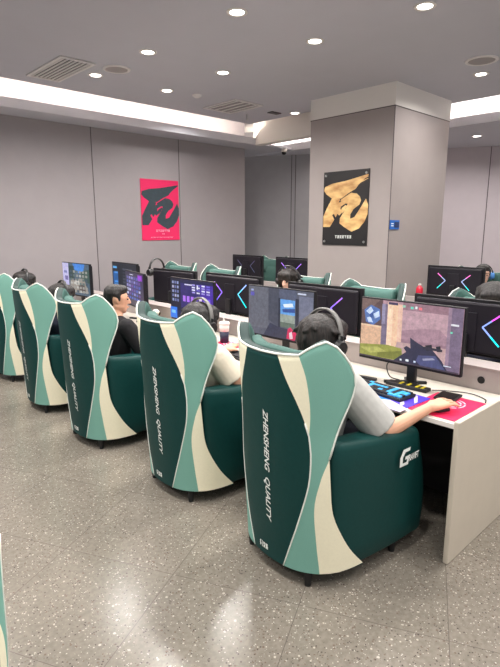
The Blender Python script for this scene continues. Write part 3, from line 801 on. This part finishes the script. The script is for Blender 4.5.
PIC6 += icons([(70, 140, 210), (40, 90, 150)], .05, .28, .28, .9, 1, 6, 6)+icons([(70, 76, 90), (54, 58, 70)], .36, .95, .15, .9, 1, 7, 8)

GM = 'monitors of the near row'
monitor('monitor showing a shooter game with tan pillar and grass, before the player in grey', GM, 2.755, 1.525, 1.276, .675, .395, 0, PIC1)
monitor('monitor showing a grey-blue game room with bright window, second from the desk end', GM, 2.755, 2.58, 1.272, .67, .395, 0, PIC2)
monitor('monitor showing a violet desktop with icons, in front of the player in cream', GM, 2.755, 3.66, 1.258, .665, .395, -2, PIC3)
monitor('monitor showing a dark violet map, in front of the short-haired player', GM, 2.78, 4.66, 1.262, .62, .37, -14, PIC4)
monitor('monitor showing a blue and stony landscape with pale side strip, farthest of the row', GM, 2.755, 5.96, 1.292, .68, .40, 2, PIC5)
monitor('dark monitor with a blue chat list, rising behind the violet map monitor', GM, 3.0, 5.24, 1.318, .62, .37, -4, PIC6, None, .904)
GO = 'monitor backs of the opposite row'
monitor('dark monitor back with bright pink and cyan chevron at the right picture edge', GO, 3.26, 1.385, 1.263, .76, .36, 180, None, ('bright', 'bright'))
monitor('dark monitor back with dim violet chevron behind the headphoned player in grey', GO, 3.26, 2.565, 1.258, .755, .37, 180, None, ('violet', 'dim'))
monitor('dark monitor back with cyan chevron behind the white cup', GO, 3.26, 3.66, 1.270, .80, .38, 180, None, ('cyan', 'violet'))
monitor('plain dark monitor back with the hanging headset on its corner', GO, 3.26, 4.62, 1.262, .72, .38, 184, None, None)
GR = 'monitor backs of the farthest row'
monitor('far dark monitor back with both pink and cyan chevrons right of the column', GR, 5.86, 2.69, 1.268, .68, .36, 180, None, ('pinkcyan', 'pinkcyan'))
monitor('far dark monitor back with white-violet chevrons touching the left side of the column', GR, 5.86, 5.22, 1.268, .70, .36, 180, None, ('violet', 'violet'))
monitor('far dark monitor back with faint chevrons, leftmost of the farthest row', GR, 5.86, 6.22, 1.268, .72, .36, 180, None, ('dim', 'dim'))

# ------------------------------------------------------------------ things on the desks
def rot2(x, y, a): return x*math.cos(a)-y*math.sin(a), x*math.sin(a)+y*math.cos(a)
DZ = .757
# printed desk mat and keyboard of the nearest player
t = thing('desk_mat', 'blue and violet printed desk mat under the nearest keyboard', 'mat', (2.50, 1.535, DZ), math.radians(-3))
b = bmesh.new(); box(b, -.17, .15, -.24, .28, 0, .004, .001); obj('cloth', b, M['matlight'], t)
b = bmesh.new(); mt = lambda x, y: (x, y, .0046)
poly(b, [(-.10, -.235), (.145, -.235), (.145, -.06), (.02, -.05), (-.05, -.10)], mt, 0)
poly(b, [(-.05, -.10), (.02, -.05), (.145, -.06), (.145, .16), (.02, .27), (-.10, .27), (-.11, .0)], mt, 1)
poly(b, [(-.15, .03), (-.11, .03), (-.11, .27), (-.15, .27)], mt, 2)
obj('print', b, [M['matpurple'], M['matblue'], M['matnavy']], t)
b = bmesh.new(); mt2 = lambda x, y: (x, y, .0052)
for q in ([(-.1, -.2), (-.05, -.19), (.1, -.08), (.08, -.06)], [(0, -.22), (.03, -.22), (.13, -.16), (.12, -.14)], [(-.06, .02), (-.03, .01), (.06, .2), (.03, .2)]): poly(b, q, mt2, 0)
obj('pale_streaks', b, M['matlight'], t)  # pale streaks printed on the mat

def keyboard(label, x, y, deg, z, ca, cb, seed, L_=.40, D_=.135):
    t = thing('keyboard', label, 'keyboard', (x, y, z), math.radians(deg), 'keyboards on the near desk')
    b = bmesh.new(); box(b, -D_/2, D_/2, -L_/2, L_/2, 0, .018, .004); obj('case', b, M['keyblack'], t)
    r = random.Random(seed); nr, nc = 5, 14
    for i in range(nr):
        b = bmesh.new(); j = 0
        while j < nc:
            wd = 1
            if i == 0 and j == 4: wd = 5
            y0 = -L_/2+.01+(L_-.02)*j/nc; y1 = -L_/2+.01+(L_-.02)*(j+wd)/nc-.003
            x0 = -D_/2+.01+(D_-.02)*i/nr; x1 = x0+(D_-.02)/nr-.003
            box(b, x0, x1, y0, y1, .018, .029, .002, 1 if r.random() < .55 else 0, 1); j += wd
        obj('key_row', b, [ca, cb], t)
    return t
keyboard('black and cyan keyboard on the blue mat beside the nearest player', 2.535, 1.585, -4, DZ+.0055, M['keyblack'], M['keycyan'], 3, .43, .15)
keyboard('black keyboard under the left hand of the player in cream', 2.50, 2.80, -4, DZ, M['keyblack'], M['keyblack'], 4)
keyboard('pale lit keyboard in front of the short-haired player in black', 2.52, 3.93, -2, DZ, M['matlight'], M['matblue'], 5)

def red_mat(label, x0, x1, y0, y1):
    t = thing('mouse_pad', label, 'mouse pad', ((x0+x1)/2, (y0+y1)/2, DZ), 0, 'red mouse pads')
    hx, hy = (x1-x0)/2, (y1-y0)/2
    b = bmesh.new(); box(b, -hx, hx, -hy, hy, 0, .004, .0015); obj('cloth', b, M['redmat'], t)
    b = bmesh.new()
    for rr in (.085, .062, .038):               # ring emblem printed on the cloth
        n = 36
        for kk in range(n):
            if kk % 6 == 5: continue
            a0, a1 = 2*PI*kk/n, 2*PI*(kk+1)/n; r2 = rr-.010
            poly(b, [(rr*math.cos(a0), rr*math.sin(a0)), (rr*math.cos(a1), rr*math.sin(a1)), (r2*math.cos(a1), r2*math.sin(a1)), (r2*math.cos(a0), r2*math.sin(a0))], lambda x, y: (x+.05, y*.9-.005, .0046), 0)
    for kk in range(8):
        a = 2*PI*kk/8; c, s = math.cos(a), math.sin(a)
        poly(b, [(c*.01-s*.006, s*.01+c*.006), (c*.01+s*.006, s*.01-c*.006), (c*.03+s*.004, s*.03-c*.004), (c*.03-s*.004, s*.03+c*.004)], lambda x, y: (x+.05, y*.9-.005, .0046), 0)
    obj('printed_emblem', b, M['pinkprint'], t)
red_mat('red mouse pad with pale round emblem at the desk end under the nearest hand', 2.395, 2.775, 1.045, 1.325)
red_mat('red mouse pad beside the white cup on the second station', 2.62, 2.80, 2.98, 3.26)

def mouse(label, x, y, deg):
    t = thing('computer_mouse', label, 'mouse', (x, y, DZ+.0045), math.radians(deg), 'mice on the near desk')
    b = bmesh.new(); n = 16; rings = []
    for i in range(9):
        f = i/8; xx = -.055+.11*f; wd = .027*math.sqrt(max(0.02, 1-(2*f-1)**4)); hh = .031*math.sqrt(max(.02, 1-((f-.42)/.6)**2))
        rings.append([b.verts.new((xx, wd*math.cos(PI*k_/n), max(0, hh*math.sin(PI*k_/n)))) for k_ in range(n+1)])
    for i in range(8):
        for k_ in range(n): b.faces.new((rings[i][k_], rings[i][k_+1], rings[i+1][k_+1], rings[i+1][k_]))
        b.faces.new((rings[i][0], rings[i+1][0], rings[i+1][n], rings[i][n]))
    b.faces.new(rings[0]); b.faces.new(rings[-1][::-1]); obj('shell', b, M['blackplastic'], t, True)
    b = bmesh.new(); frustum(b, (.03, -.004, .025), (.03, .004, .025), .007, .008, 14); obj('scroll_wheel', b, M['metal'], t)
mouse('black mouse under the hand of the nearest player in grey', 2.492, 1.164, -18)
mouse('black mouse of the player in cream, behind the wing of the nearest chair', 2.50, 2.20, -8)

t = thing('phone', 'black phone lying face up behind the red mouse pad', 'phone', (2.715, 1.235, DZ+.0045), math.radians(6))
b = bmesh.new(); box(b, -.07, .07, -.058, .058, 0, .014, .004); obj('body', b, M['blackplastic'], t)
b = bmesh.new(); box(b, -.062, .062, -.05, .05, .014, .0146); obj('glass', b, mat('phone_glass', (10, 10, 14), .12), t)
t = thing('stand_plate', 'black stand plate with yellow stripes under the nearest monitor', 'stand', (2.80, 1.50, DZ), math.radians(2))
b = bmesh.new(); box(b, -.10, -.035, -.135, .13, .0, .022, .005); obj('plate', b, M['blackplastic'], t)
for y in (-.11, -.075, -.02, .03):
    b = bmesh.new(); box(b, -.092, -.045, y, y+.016, .021, .0245, .001); obj('stripe', b, M['yellow'], t)
b = bmesh.new(); tube(b, crom([(2.775, 1.36, .764), (2.83, 1.30, .762), (2.88, 1.18, .762), (2.84, 1.08, .762), (2.775, 1.05, .765)], 30), .0032, 6)
tag(obj('cable', b, M['metal']), 'thin grey cable curling across the desk behind the red mouse pad', 'cable')
b = bmesh.new(); tube(b, crom([(2.82, 1.60, .764), (2.80, 1.66, .78), (2.81, 1.69, .85), (2.82, 1.64, .90), (2.825, 1.60, .93)], 30), .004, 6)
tag(obj('cable', b, M['blackplastic']), 'black cable looping up behind the nearest monitor', 'cable')
for lab, x, y, a, lx, ly in (('small black adapter on the desk left of the nearest monitor', 2.70, 1.93, .3, .09, .05), ('thin black pen-like stick on the desk behind the cyan keyboard', 2.70, 1.78, .15, .03, .16)):
    b = bmesh.new(); box(b, -lx/2, lx/2, -ly/2, ly/2, 0, .018, .005)
    o = obj('adapter' if 'adapter' in lab else 'pen_case', b, M['blackplastic'], loc=(x, y, DZ)); o.rotation_euler.z = a; tag(o, lab, 'accessory')
t = thing('drink_cup', 'white-lidded drink cup with navy sleeve on the second station', 'cup', (2.74, 3.20, DZ))
b = bmesh.new(); lathe(b, [(.036, 0), (.040, .10)], n=24); obj('sleeve', b, M['navycup'], t, True)
b = bmesh.new(); lathe(b, [(.040, .10), (.043, .158)], n=24); obj('cup_body', b, M['white'], t, True)
b = bmesh.new(); lathe(b, [(.047, .158), (.047, .170), (.042, .178), (.040, .178)], n=24); obj('lid', b, M['white'], t)
b = bmesh.new(); frustum(b, (.01, .015, .178), (.02, .035, .24), .005, .005, 8); obj('straw', b, M['white'], t)
t = thing('tissue_pack', 'crumpled white and yellow tissue pack on the desk near the hanging headset', 'pack', (2.85, 4.40, DZ), .3)
b = bmesh.new(); box(b, -.04, .04, -.06, .06, 0, .06, .015); obj('wrapper', b, M['yellow'], t)
b = bmesh.new(); lathe(b, [(.012, .06), (.03, .085), (.042, .11), (.02, .135)], n=9); obj('tissue', b, M['white'], t)
def bottle(label, x, y, z, m, h, r=.033):
    t = thing('drink_bottle', label, 'bottle', (x, y, z))
    b = bmesh.new(); lathe(b, [(r*.9, 0), (r, .01), (r, h*.62), (r*.85, h*.72), (r*.4, h*.86), (r*.38, h*.9)], n=20); obj('body', b, m, t, True)
    b = bmesh.new(); lathe(b, [(r*.45, h*.9), (r*.45, h)], n=16); obj('cap', b, M['white'], t)
bottle('red drink bottle beside the far double-chevron monitor', 5.65, 3.02, .90, M['redliquid'], .155, .04)

# ------------------------------------------------------------------ headsets
def headset(label, loc, deg, r=.098, band='blackplastic', cup='blackplastic', pitch=0.0):
    t = thing('headset', label, 'headset', loc, math.radians(deg), 'gaming headsets'); t.rotation_euler = (0, math.radians(pitch), math.radians(deg))
    b = bmesh.new(); n = 22
    for i in range(n):                         # padded band over the head, lying in the y-z plane
        pass
    ring = []
    for i in range(n+1):
        a = PI*i/n; c, s = math.cos(a), math.sin(a)
        prof = [(-.013, r), (.013, r), (.015, r+.005), (.010, r+.010), (-.010, r+.010), (-.015, r+.005)]
        ring.append([b.verts.new((x, rr*c, rr*s*1.06)) for x, rr in prof])
    for i in range(n):
        for k_ in range(6): b.faces.new((ring[i][k_], ring[i][(k_+1) % 6], ring[i+1][(k_+1) % 6], ring[i+1][k_]))
    b.faces.new(ring[0]); b.faces.new(ring[-1][::-1]); obj('headband', b, M[band], t, True)
    for sg in (1, -1):
        b = bmesh.new(); frustum(b, (0, sg*(r-.018), -.03), (0, sg*(r+.006), -.03), .040, .043, 20); frustum(b, (0, sg*(r+.006), -.03), (0, sg*(r+.028), -.03), .043, .032, 20)
        frustum(b, (0, sg*(r+.005), -.01), (0, sg*(r+.008), .03), .012, .010, 8); obj('ear_cup', b, M[cup], t)
    b = bmesh.new(); tube(b, crom([(.02, r+.01, -.05), (.06, r+.005, -.085), (.10, r-.03, -.10)], 8), .004, 6); obj('microphone', b, M['blackplastic'], t)
    return t

# ------------------------------------------------------------------ people
_unit = []
for i in range(7):
    for j in range(12):
        a, c = PI*(i+.5)/7, 2*PI*j/12; _unit.append(Vector((math.sin(a)*math.cos(c), math.sin(a)*math.sin(c), math.cos(a))))
_unit += [Vector((0, 0, 1)), Vector((0, 0, -1))]
def hull(bm, balls):
    """convex hull of balls [(centre, radius or (rx,ry,rz))]"""
    t = bmesh.new()
    for c, r in balls:
        c = Vector(c); r = Vector(r) if hasattr(r, '__len__') else Vector((r, r, r))
        for d in _unit: t.verts.new(c+Vector((d.x*r.x, d.y*r.y, d.z*r.z)))
    res = bmesh.ops.convex_hull(t, input=t.verts)
    junk = [g for g in res['geom_interior'] if isinstance(g, bmesh.types.BMVert)]
    bmesh.ops.delete(t, geom=junk, context='VERTS')
    me = bpy.data.meshes.new('tmp'); t.to_mesh(me); t.free(); bm.from_mesh(me); bpy.data.meshes.remove(me)
def cone(bm, a, c, ra, rb):
    frustum(bm, a, c, ra, rb, 18)
def fuse(bm, voxel, smooth_n=4):
    """weld overlapping closed pieces into one continuous skin"""
    me = bpy.data.meshes.new('tmp'); bm.to_mesh(me); bm.free()
    o = bpy.data.objects.new('tmp', me); C.objects.link(o)
    md = o.modifiers.new('r', 'REMESH'); md.mode = 'VOXEL'; md.voxel_size = voxel; md.use_smooth_shade = True
    ms = o.modifiers.new('s', 'SMOOTH'); ms.iterations = smooth_n; ms.factor = .5
    dg = bpy.context.evaluated_depsgraph_get(); dg.update()
    out = bpy.data.meshes.new_from_object(o.evaluated_get(dg))
    bpy.data.objects.remove(o); bpy.data.meshes.remove(me)
    for p in out.polygons: p.use_smooth = True
    return out
def mesh_obj(name, me, m, parent):
    me.materials.clear(); me.materials.append(m); me.name = name
    o = bpy.data.objects.new(name, me); C.objects.link(o); o.parent = parent; return o

def hand(bm, wrist, direc, palm_up, side, curl=.5, s=1.0):
    """palm with five unequal bent fingers; side +1: thumb on the +lat side"""
    d = Vector(direc).normalized(); n = Vector(palm_up); n = (n-d*n.dot(d)).normalized(); lat = n.cross(d)*side
    w = Vector(wrist)
    k0, k1 = w+d*.085*s+lat*.030*s, w+d*.080*s-lat*.034*s
    hull(bm, [(w, .024*s), (k0, .0145*s), (k1, .013*s), (w+d*.03*s+lat*.026*s, .015*s), (w+d*.03*s-lat*.024*s, .014*s)])
    for i, (off, ln, rad) in enumerate(((.034, .070, .0086), (.011, .079, .0090), (-.013, .073, .0086), (-.036, .058, .0078))):
        p = w+d*.080*s+lat*off*s; dd = (d+lat*off*5.5).normalized(); a = -.15
        for q, fr in enumerate((.45, .32, .26)):
            a += curl*(.45 if q == 0 else .75)
            st = dd*math.cos(a)-n*math.sin(a); p2 = p+st*ln*fr*s
            hull(bm, [(p, rad*s*(1-.08*q)), (p2, rad*s*(.94-.1*q))]); p = p2
    p = w+d*.022*s+lat*.022*s; dd = (d*.75+lat*.7-n*.15).normalized()
    p2 = p+dd*.045*s; hull(bm, [(p, .014*s), (p2, .0115*s)])
    dd = (d*.95+lat*.28-n*.35).normalized(); hull(bm, [(p2, .0112*s), (p2+dd*.034*s, .009*s)])

def person(label, loc, deg, shirt, hairm, skinm, head=(.05, 0, .74), yaw=0, pitch=0, R_arm=None, L_arm=None, hair='short', voxel=.011, sleeve=.62, shz=.52, baggy=1.0, loose=.014, face=True):
    """seated figure. local: x forward, y left, origin on the seat under the hips, z up from the seat top"""
    t = thing('person', label, 'person', loc, math.radians(deg), None)
    hx, hy, hz = head
    HM = Matrix.Translation(Vector(head)) @ Matrix.Rotation(math.radians(yaw), 4, 'Z') @ Matrix.Rotation(math.radians(pitch), 4, 'Y')
    H = lambda x, y, z: HM @ Vector((x, y, z))
    chest = Vector((hx*.5-.01, hy*.6, shz-.10))
    shR, shL = Vector((hx*.45, hy*.5-.185, shz)), Vector((hx*.45, hy*.5+.185, shz))
    R_arm = R_arm or ((.20, -.27, .25), (.44, -.20, .36)); L_arm = L_arm or ((.20, .27, .25), (.44, .16, .36))
    # ---- body
    b = bmesh.new()
    hull(b, [((0, .07, .10), (.115, .10, .10)), ((0, -.07, .10), (.115, .10, .10)), ((-.005, 0, .22), (.105, .135, .08))])
    hull(b, [((-.005, 0, .20), (.10, .13, .08)), (chest, (.105, .15, .12)), (shR+Vector((0, .05, -.01)), .055), (shL+Vector((0, -.05, -.01)), .055)])
    neck = Vector((hx*.55, hy*.7, shz+.02)); nt = H(-.02, 0, -.07)
    hull(b, [(neck, .062), (nt, .052)])
    hull(b, [(shR+Vector((0, .07, .0)), .05), (shL+Vector((0, -.07, .0)), .05), (neck+Vector((0, 0, .03)), .052)])
    # head: skull, jaw, brow, nose, ears
    hull(b, [(H(-.018, 0, .035), (.088, .074, .078)), (H(.022, 0, .02), (.064, .064, .066)), (H(.03, 0, -.06), (.045, .046, .04))])
    hull(b, [(H(.03, 0, -.05), (.045, .05, .04)), (H(.055, 0, -.092), (.020, .024, .016)), (H(-.01, .045, -.045), .02), (H(-.01, -.045, -.045), .02)])
    hull(b, [(H(.082, 0, .025), .010), (H(.104, 0, -.018), .011), (H(.086, .012, -.022), .008), (H(.086, -.012, -.022), .008)])
    for s in (1, -1): hull(b, [(H(-.008, s*.074, .02), (.016, .008, .022)), (H(-.004, s*.074, -.012), (.010, .007, .012))])
    hull(b, [(H(.085, 0, -.052), (.008, .020, .006)), (H(.082, 0, -.06), (.008, .018, .006))])
    for (el, wr), sh, s in ((R_arm, shR, -1), (L_arm, shL, 1)):
        el, wr = Vector(el), Vector(wr)
        hull(b, [(sh, .052), (el, .039)]); hull(b, [(el, .040), (el.lerp(wr, .35), .038), (wr, .026)])
        d = (wr-el).normalized(); d = Vector((d.x, d.y, d.z-.18)).normalized()
        hand(b, wr, d, (0, 0, 1), -s*1, .45, 1.1)
    # legs
    for s in (1, -1):
        hip, kn, an = Vector((0, s*.085, .085)), Vector((.47, s*.13, .07)), Vector((.49, s*.13, -.36))
        hull(b, [(hip, .085), (kn, .058)]); hull(b, [(kn, .055), (Vector((.475, s*.13, -.12)), .052), (an, .036)])
        hull(b, [(an+Vector((-.03, 0, -.025)), .032), (an+Vector((.14, 0, -.038)), (.05, .036, .02))])
    mesh_obj('body', fuse(b, voxel, 1 if voxel < .005 else 3), skinm, t)
    # ---- shirt
    b = bmesh.new(); g = loose
    hull(b, [((0, .07, .125), (.118+g, .10+g, .10)), ((0, -.07, .125), (.118+g, .10+g, .10)), ((-.005, 0, .22), (.105+g, .135+g, .08))])
    hull(b, [((-.005, 0, .20), (.10+g, .13+g, .08)), (chest, (.105+g, .15+g, .12)), (shR+Vector((0, .05, -.01)), .055+g), (shL+Vector((0, -.05, -.01)), .055+g)])
    hull(b, [(shR+Vector((0, .06, .0)), .052+g), (shL+Vector((0, -.06, .0)), .052+g), (neck+Vector((-.004, 0, 0)), .056+g)])
    for (el, wr), sh in ((R_arm, shR), (L_arm, shL)):
        el, wr = Vector(el), Vector(wr); d = (el-sh)
        hull(b, [(sh, .056+g), (sh+d*.15, .058+g)])
        end = sh+d*min(1, sleeve); cone(b, sh+d*.08, end, .058+g, (.058+g*.9)*baggy)
        if sleeve > 1: hull(b, [(el, .046+g), (el.lerp(wr, sleeve-1), .038+g)])
    mesh_obj('shirt', fuse(b, max(.008, voxel), 2), shirt, t)
    # ---- trousers and shoes
    b = bmesh.new(); g = .012
    hull(b, [((0, .07, .09), (.112+g, .10+g, .09+g*.3)), ((0, -.07, .09), (.112+g, .10+g, .09+g*.3))])
    for s in (1, -1):
        hip, kn, an = Vector((0, s*.085, .085)), Vector((.47, s*.13, .07)), Vector((.49, s*.13, -.33))
        hull(b, [(hip, .085+g), (kn, .058+g)]); hull(b, [(kn, .055+g), (Vector((.475, s*.13, -.12)), .052+g)]); cone(b, (.475, s*.13, -.08), an, .062, .052)
    mesh_obj('trousers', fuse(b, .013, 2), M['denim'], t)
    for s in (1, -1):
        b = bmesh.new(); hull(b, [((.45, s*.13, -.385), (.045, .044, .036)), ((.55, s*.13, -.398), (.06, .046, .026)), ((.63, s*.13, -.402), (.035, .038, .02))])
        mesh_obj('shoe', fuse(b, .012, 1), M['blackplastic'], t)
    # ---- hair
    b = bmesh.new()
    if hair == 'short':
        hull(b, [(H(-.026, 0, .062), (.090, .080, .070)), (H(.034, 0, .090), (.048, .058, .034)), (H(-.045, 0, .02), (.066, .072, .060))])
        hull(b, [(H(-.06, 0, -.02), (.04, .058, .05)), (H(-.05, 0, .02), (.05, .072, .05))])
        for s in (1, -1): hull(b, [(H(-.005, s*.066, .05), (.03, .016, .03)), (H(.012, s*.070, .012), (.010, .008, .018))])
    else:
        hull(b, [(H(-.028, 0, .058), (.114, .128, .086)), (H(.028, 0, .078), (.076, .104, .055)), (H(-.052, 0, -.005), (.086, .124, .07))])
        hull(b, [(H(-.066, 0, -.065), (.050, .090, .06)), (H(-.055, 0, .0), (.074, .110, .06))])
        for s in (1, -1): hull(b, [(H(-.005, s*.090, .04), (.055, .028, .05)), (H(-.002, s*.094, -.04), (.036, .020, .045))])
        for q in range(7):                         # ragged fringe over the brow
            y = -.066+.022*q; hull(b, [(H(.060, y, .085), (.030, .018, .028)), (H(.084, y*1.02+.006, .042-(q % 3)*.008), (.010, .010, .012))])
        rr = random.Random(len(label))
        for q in range(44):                        # loose tufts
            a = rr.uniform(0, 2*PI); e = rr.uniform(-.3, 1.25); dx, dy, dz = math.cos(a)*math.cos(e), math.sin(a)*math.cos(e), math.sin(e)
            hull(b, [(H(-.03+dx*.092, dy*.10, .05+dz*.07), .020), (H(-.03+dx*.120, dy*.134+rr.uniform(-.025, .025), .045+dz*.096-.024), .006)])
    mesh_obj('hair', fuse(b, .007, 2), hairm, t)
    if face:
        for s in (1, -1):
            b = bmesh.new(); hull(b, [(H(.080, s*.031, .012), (.006, .013, .0062))]); obj('eye', b, M['eye'], t, True)
            b = bmesh.new(); hull(b, [(H(.084, s*.018, .034), (.005, .006, .004)), (H(.078, s*.046, .036), (.005, .006, .003))]); obj('eyebrow', b, M['hair'], t, True)
        b = bmesh.new(); hull(b, [(H(.090, 0, -.053), (.005, .020, .004))]); obj('mouth', b, M['lips'], t, True)
    return t, HM

SZ = .425
def world(t, p):
    return Matrix.Translation(t.location) @ Matrix.Rotation(t.rotation_euler.z, 4, 'Z') @ p

def seated(label, x, y, deg, **k):
    hs = k.pop('hs', None)
    t, HM = person(label, (x, y, SZ), deg, **k)
    if hs:
        lab, kw = hs
        p = Matrix.Translation((x, y, SZ)) @ Matrix.Rotation(math.radians(deg), 4, 'Z') @ HM @ Vector((-.02, 0, .02))
        headset(lab, p, deg+k.get('yaw', 0), pitch=k.get('pitch', 0), **kw)
    return t
def loc_of(px, py, deg, x, y, z):
    """world point -> a seated figure's own frame"""
    v = Matrix.Rotation(-math.radians(deg), 4, 'Z') @ Vector((x-px, y-py, 0)); return (v.x, v.y, z-SZ)

px, py = 1.97, 1.60
seated('person in light grey T-shirt with dark hair in the nearest chair, hand on mouse', px, py, -3, shirt=M['shirtgrey'], hairm=M['hairbrown'], skinm=M['skin'],
       head=(.07, .005, .708), yaw=-6, pitch=10, hair='mop', voxel=.0042, sleeve=.86, baggy=1.12, loose=.03,
       R_arm=(loc_of(px, py, -3, 2.150, 1.285, .70), loc_of(px, py, -3, 2.400, 1.185, .794)), L_arm=((.18, .27, .27), (.40, .23, .38)),
       hs=('headset with grey band worn by the nearest player in grey', dict(r=.134, band='hsgrey')))
px, py = 2.02, 2.64
seated('person in cream T-shirt and headset in the second chair, left hand on keyboard', px, py, -3, shirt=M['shirtcream'], hairm=M['hair'], skinm=M['skin'],
       head=(.04, .0, .66), yaw=0, pitch=8, hair='mop', voxel=.008, sleeve=.86, baggy=1.1, loose=.028, shz=.475,
       R_arm=(loc_of(px, py, -3, 2.13, 2.38, .72), loc_of(px, py, -3, 2.40, 2.24, .79)), L_arm=(loc_of(px, py, -3, 2.22, 2.92, .70), loc_of(px, py, -3, 2.43, 2.87, .80)),
       hs=('headset with grey band worn by the player in cream', dict(r=.134, band='hsgrey')))
px, py = 2.06, 3.80
seated('person with short black hair in black T-shirt seen in profile in the third chair', px, py, -3, shirt=M['shirtblack'], hairm=M['hair'], skinm=M['skin'],
       head=(.02, -.03, .70), yaw=-22, pitch=4, hair='short', voxel=.008, sleeve=.95, shz=.50,
       R_arm=(loc_of(px, py, -3, 2.16, 3.53, .72), loc_of(px, py, -3, 2.38, 3.50, .80)))
px, py = 2.04, 4.84
seated('person slouching low in the fourth chair with only dark hair visible', px, py, -3, shirt=M['shirtnavy'], hairm=M['hair'], skinm=M['skin'],
       head=(.02, -.06, .62), shz=.44, pitch=10, hair='mop', voxel=.012, hs=('black headset worn by the low slouching player in the fourth chair', dict(r=.134)))
px, py = 2.12, 6.02
seated('person in the farthest near-row chair with only black hair visible against the wall', px, py, -3, shirt=M['shirtblack'], hairm=M['hair'], skinm=M['skin'],
       head=(.0, -.14, .665), shz=.48, pitch=10, hair='mop', voxel=.012, hs=('black headset worn by the player nearest the red poster wall', dict(r=.134)))
seated('person with dark hair whose pale face looks over the monitors from the opposite row', 4.20, 3.76, 180, shirt=M['shirtblack'], hairm=M['hairbrown'], skinm=M['skin2'],
       head=(.06, .0, .71), yaw=10, pitch=10, hair='mop', voxel=.010, hs=('dark headset worn by the pale player in the opposite row', dict(r=.134)))
seated('person bending forward at the right picture edge with dark hair over the chevron monitor', 3.86, 1.49, 180, shirt=M['shirtnavy'], hairm=M['hair'], skinm=M['skin'],
       head=(.02, .02, .75), yaw=20, pitch=25, hair='mop', voxel=.010)
seated('person with blue-sided headset in the far row at the right picture edge', 6.36, 2.57, 180, shirt=M['shirtblack'], hairm=M['hair'], skinm=M['skin2'],
       head=(.02, .0, .72), yaw=30, pitch=4, hair='short', voxel=.012, hs=('headset with blue ear cup worn by the far player at right', dict(r=.098, cup='hsblue')))
headset('black headset hanging on the corner of the plain dark monitor back', (3.20, 4.88, 1.255), 100, r=.105)

# ------------------------------------------------------------------ camera
cam = bpy.data.cameras.new('camera'); cam.sensor_fit = 'VERTICAL'; cam.sensor_height = 24; cam.lens = 24*512/667
cam.clip_start = .05
co = bpy.data.objects.new('camera', cam); C.objects.link(co)
a, p = math.radians(46.5), math.radians(11.6)
co.location = (0, 0, 1.70)
d = Vector((math.cos(a)*math.cos(p), math.sin(a)*math.cos(p), -math.sin(p)))
co.rotation_euler = d.to_track_quat('-Z', 'Y').to_euler()
sc = bpy.context.scene; sc.camera = co

# ------------------------------------------------------------------ world and view
w = bpy.data.worlds.new('world'); sc.world = w; w.use_nodes = True
bg = w.node_tree.nodes['Background']; bg.inputs['Color'].default_value = (1.0, .97, .96, 1); bg.inputs['Strength'].default_value = .75
sc.view_settings.view_transform = 'Standard'; sc.view_settings.look = 'None'
sc.view_settings.exposure = -0.25; sc.view_settings.gamma = 1.0; sc.view_settings.use_curve_mapping = False
sc.cycles.use_denoising = True
sc.cycles.max_bounces = 8; sc.cycles.diffuse_bounces = 4; sc.cycles.sample_clamp_indirect = 6
